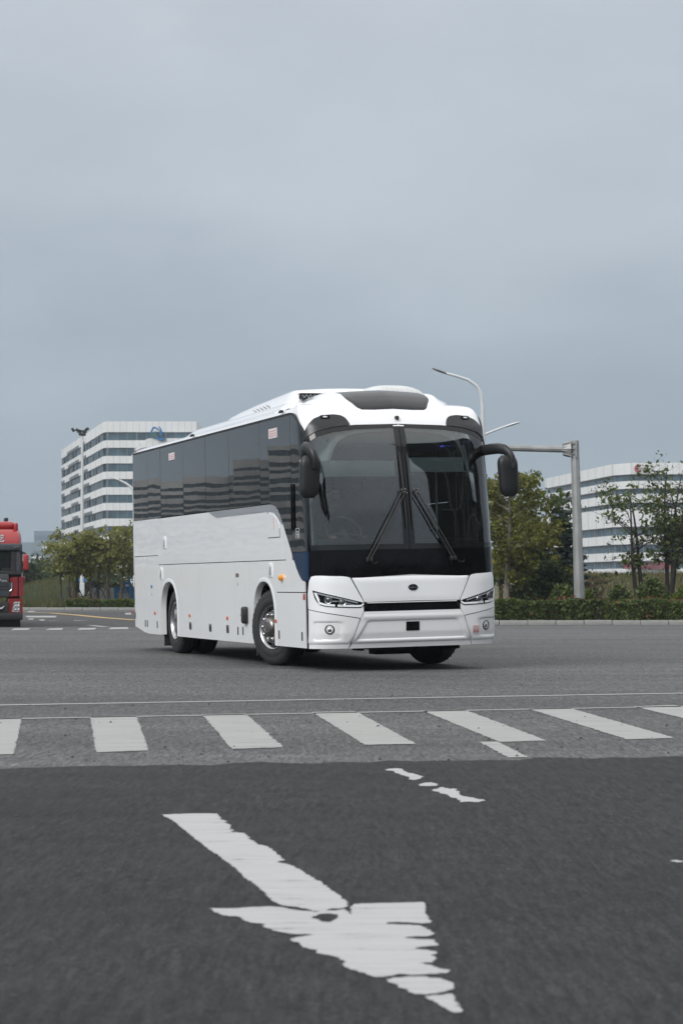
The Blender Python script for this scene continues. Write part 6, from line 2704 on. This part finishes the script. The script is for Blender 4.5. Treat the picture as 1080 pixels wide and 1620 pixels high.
bush('shrub', 'round dark green shrub midway between post and multi-stemmed trees', rx_(979, 74.2), 74.2, .58, .45, 1.38, 3200, .075, L_green, 45)
bush('shrub', 'widest domed green shrub under the multi-stemmed trees', rx_(1031, 74.4), 74.4, .82, .6, 1.62, 5000, .075, L_green, 46)
bush('shrub', 'lime-tinged shrub cut by the right edge of the picture', rx_(1082, 74.0), 74.0, .6, .5, 1.34, 3200, .075, L_lime, 47)
tree('sapling', 'nearly bare reddish sapling in the dry grass right of the post', rx_(942, 75.5), 75.5, 1.9, .65, .5, 420, .075, L_dark, 51, bark=simple('reddish_twig', (.09, .05, .035), .9), stems=3, r0=.03, nlimb=7, spread=.4, bare=.3)
for i, (px, d, h, st, cr, nl, lab, sp) in enumerate(((1012, 79.5, 5.6, 2, 1.5, 1050, 'leaning dark multi-stemmed tree with open crown, nearest the gantry post', .30),
                                                     (1060, 81.0, 4.7, 3, 1.3, 1000, 'middle dark multi-stemmed tree in front of the red letter', .26),
                                                     (1062, 80.0, 6.4, 3, 1.5, 1350, 'dark multi-stemmed tree with tall thin shoots near the right edge', .30),
                                                     (1098, 80.5, 6.2, 2, 1.5, 1300, 'dark tree partly cut off by the right edge', .28))):
    tree('multistem_tree', lab, rx_(px, d), d, h, cr, 2.5, nl, .095, L_green, (66, 71, 62, 63)[i], bark=M_barkd, stems=st, r0=.14, nlimb=12, clump=.26, spread=sp, bare=.3, base=bank(rx_(px, d), d) - .1)


bx_s, by_s = lin(2, 60, 40), lin(74, 150, 36)
vs = [(x, y, bank(x, y) + .02) for y in by_s for x in bx_s]
n = len(bx_s)
struct(quick('grass_bank', vs, [(j * n + i, j * n + i + 1, (j + 1) * n + i + 1, (j + 1) * n + i) for j in range(len(by_s) - 1) for i in range(n - 1)], M_soil, smooth=True))
grass('dry_grass', 'dry tan grass covering the bank behind the right shrubs', (8.5, 26, 76, 104), 30000, .30, .022, L_straw, 71, bank)
grass('verge_grass', 'short green grass under the right-hand trees', (4, 20, KY + 1.4, 80), 9000, .22, .018, L_grass, 72, bank)

# --- left side


def lbank(x, y):
    return gz(y) + 1.25 * sstep(LK + 1.5, LK + 34, y) * sstep(126, 106, 540 + FPX * x / y)


lx_s, ly_s = lin(-70, gx(128, 130), 30), lin(LK + .16, 175, 26)
vs = [(x, y, lbank(x, y) + .02 + .06 * (y > LK + 1)) for y in ly_s for x in lx_s]
n = len(lx_s)
struct(quick('grass_bank', vs, [(j * n + i, j * n + i + 1, (j + 1) * n + i + 1, (j + 1) * n + i) for j in range(len(ly_s) - 1) for i in range(n - 1)], M_soil, smooth=True))
tree_px = [(97, 119.5, 4.4), (110, 118, 4.6), (121.5, 121, 4.6), (143, 118.5, 4.8), (156.5, 120, 4.6), (171, 118, 5.0), (194, 117, 5.6), (216, 119, 5.2)]
labs = ['leftmost of the staked young trees, its trunk hidden by long grass', 'second staked young tree from the left, in the long grass', 'staked young tree just left of the white mast', 'young olive-green tree first right of the white mast',
        'staked young tree in front of the white panels, second right of the mast', 'staked tree standing just left of the blue hoarding', 'tallest staked tree, in front of the blue hoarding', 'young tree mostly hidden behind the coach rear']
for i, (px, d, h) in enumerate(tree_px):
    tree('young_tree', labs[i], gx(px, d), d, h, 1.22, 2.6, 2000, .115, L_young, 80 + i, r0=.085, nlimb=16, clump=.36, spread=.2, group='staked young trees on the left verge')
    if i == 0:
        continue
    S_ = empty('tree_stakes', (gx(px, d), d, gz(d)))
    tag(S_, 'timber tripod propping the ' + labs[i].split(',')[0].replace('staked ', '').replace('leftmost of the ', ''), 'tree support', 'tripod stakes on the left verge')
    for q in range(3):
        a = q * 2.094 + .5 + i
        mb = MB()
        mb.tube([(math.cos(a) * .75, math.sin(a) * .75, 0), (math.cos(a) * .06, math.sin(a) * .06, 1.35)], .035, 6)
        mb.obj('stake', M_stake, S_, 60)
    mb = MB()
    mb.tube([(-.14, -.02, 1.24), (.14, .02, 1.24)], .07, 6)
    mb.obj('binding', M_barkd, S_, 60)
hedge('hedge', 'dark clipped hedge along the far left kerb', gx(108, LK + 1), gx(187, LK + 1), LK + .35, LK + 1.5, .47, 9000, .11, L_green, 91, red=300, cat='hedge')
hedge('hedge', 'bright lime clipped hedge block beside the coach rear', gx(187.5, LK + 1), gx(262, LK + 1), LK + .35, LK + 1.5, .47, 7000, .10, L_lime, 92)
grass('long_grass', 'tall green grass and weeds on the left verge', (gx(-40, 120), gx(116, 118), LK + .8, 152), 30000, .62, .035, L_grass, 93, lbank)
for i, (px, d, h, cr, lab) in enumerate(((28, 172, 2.9, 1.9, 'dark round tree right behind the truck mirror'), (60, 176, 3.0, 2.0, 'dark bushy tree left of the thin white post'), (84, 180, 3.0, 1.8, 'olive bushy tree behind the thin white post'),
                                         (116, 185, 2.6, 2.0, 'dim tree behind the staked trees near the mast'), (152, 186, 2.6, 2.0, 'dim tree behind the white panels'), (186, 184, 2.7, 2.0, 'dim tree behind the blue hoarding'))):
    tree('background_tree', lab, gx(px, d), d, h, cr, .5, 2600, .24, L_dark if i in (0, 1) else L_green, 100 + i, r0=.12, nlimb=16, clump=.42)
sg = empty('small_sign', (gx(79.5, 152), 152, gz(152)))
tag(sg, 'small teal and white sign low in the left grass', 'sign')
mb = MB()
mb.tube([(0, 0, 0), (0, 0, 1.3)], .03, 6)
mb.obj('post', M_lampd, sg)
mb = MB()
mb.rbox((0, -.05, zat(923, 152) - gz(152)), (.33, .04, .25), .01, 1)
mb.obj('board', simple('teal_board', (.02, .16, .19), .5), sg)
mb = MB()
mb.box((.02, -.08, zat(924, 152) - gz(152)), (.24, .02, .09))
mb.obj('white_mark', M_decalw, sg)

# belt of trees behind the camera, mirrored in the black front of the coach
pts = []
for i in range(26):
    az = 78 + 4.3 * i
    p = polar(az, 64 + rnd.uniform(-6, 6))
    hh, rr = rnd.uniform(8, 11.5), rnd.uniform(3, 4.2)
    m = 1500
    dd = rng.normal(size=(m, 3))
    dd /= np.linalg.norm(dd, axis=1, keepdims=True)
    dd *= (rng.random(m) ** .35)[:, None]
    pts.append(np.stack([p.x + dd[:, 0] * rr, p.y + dd[:, 1] * rr, hh * .52 + dd[:, 2] * hh * .5], axis=1))
stuff(leafobj('tree_belt', np.concatenate(pts), .6, L_dark, None), 'dark belt of trees behind the camera, mirrored in the black front of the coach', 'trees')

# ------------------------------------------------------------------ air
HZ = MB()
HZ.box((0, 450, 32), (1600, 1900, 70))
hz = HZ.obj('haze', None, None, smooth=False)
hz['kind'] = 'stuff'
k = NT('haze_air')
pv = k.n('ShaderNodeVolumePrincipled')
pv.inputs['Color'].default_value = (0.80, 0.88, 0.96, 1)
pv.inputs['Density'].default_value = 0.00028
pv.inputs['Anisotropy'].default_value = 0.1
k.l(pv.outputs[0], k.out.inputs['Volume'])
hz.data.materials.append(k.m)
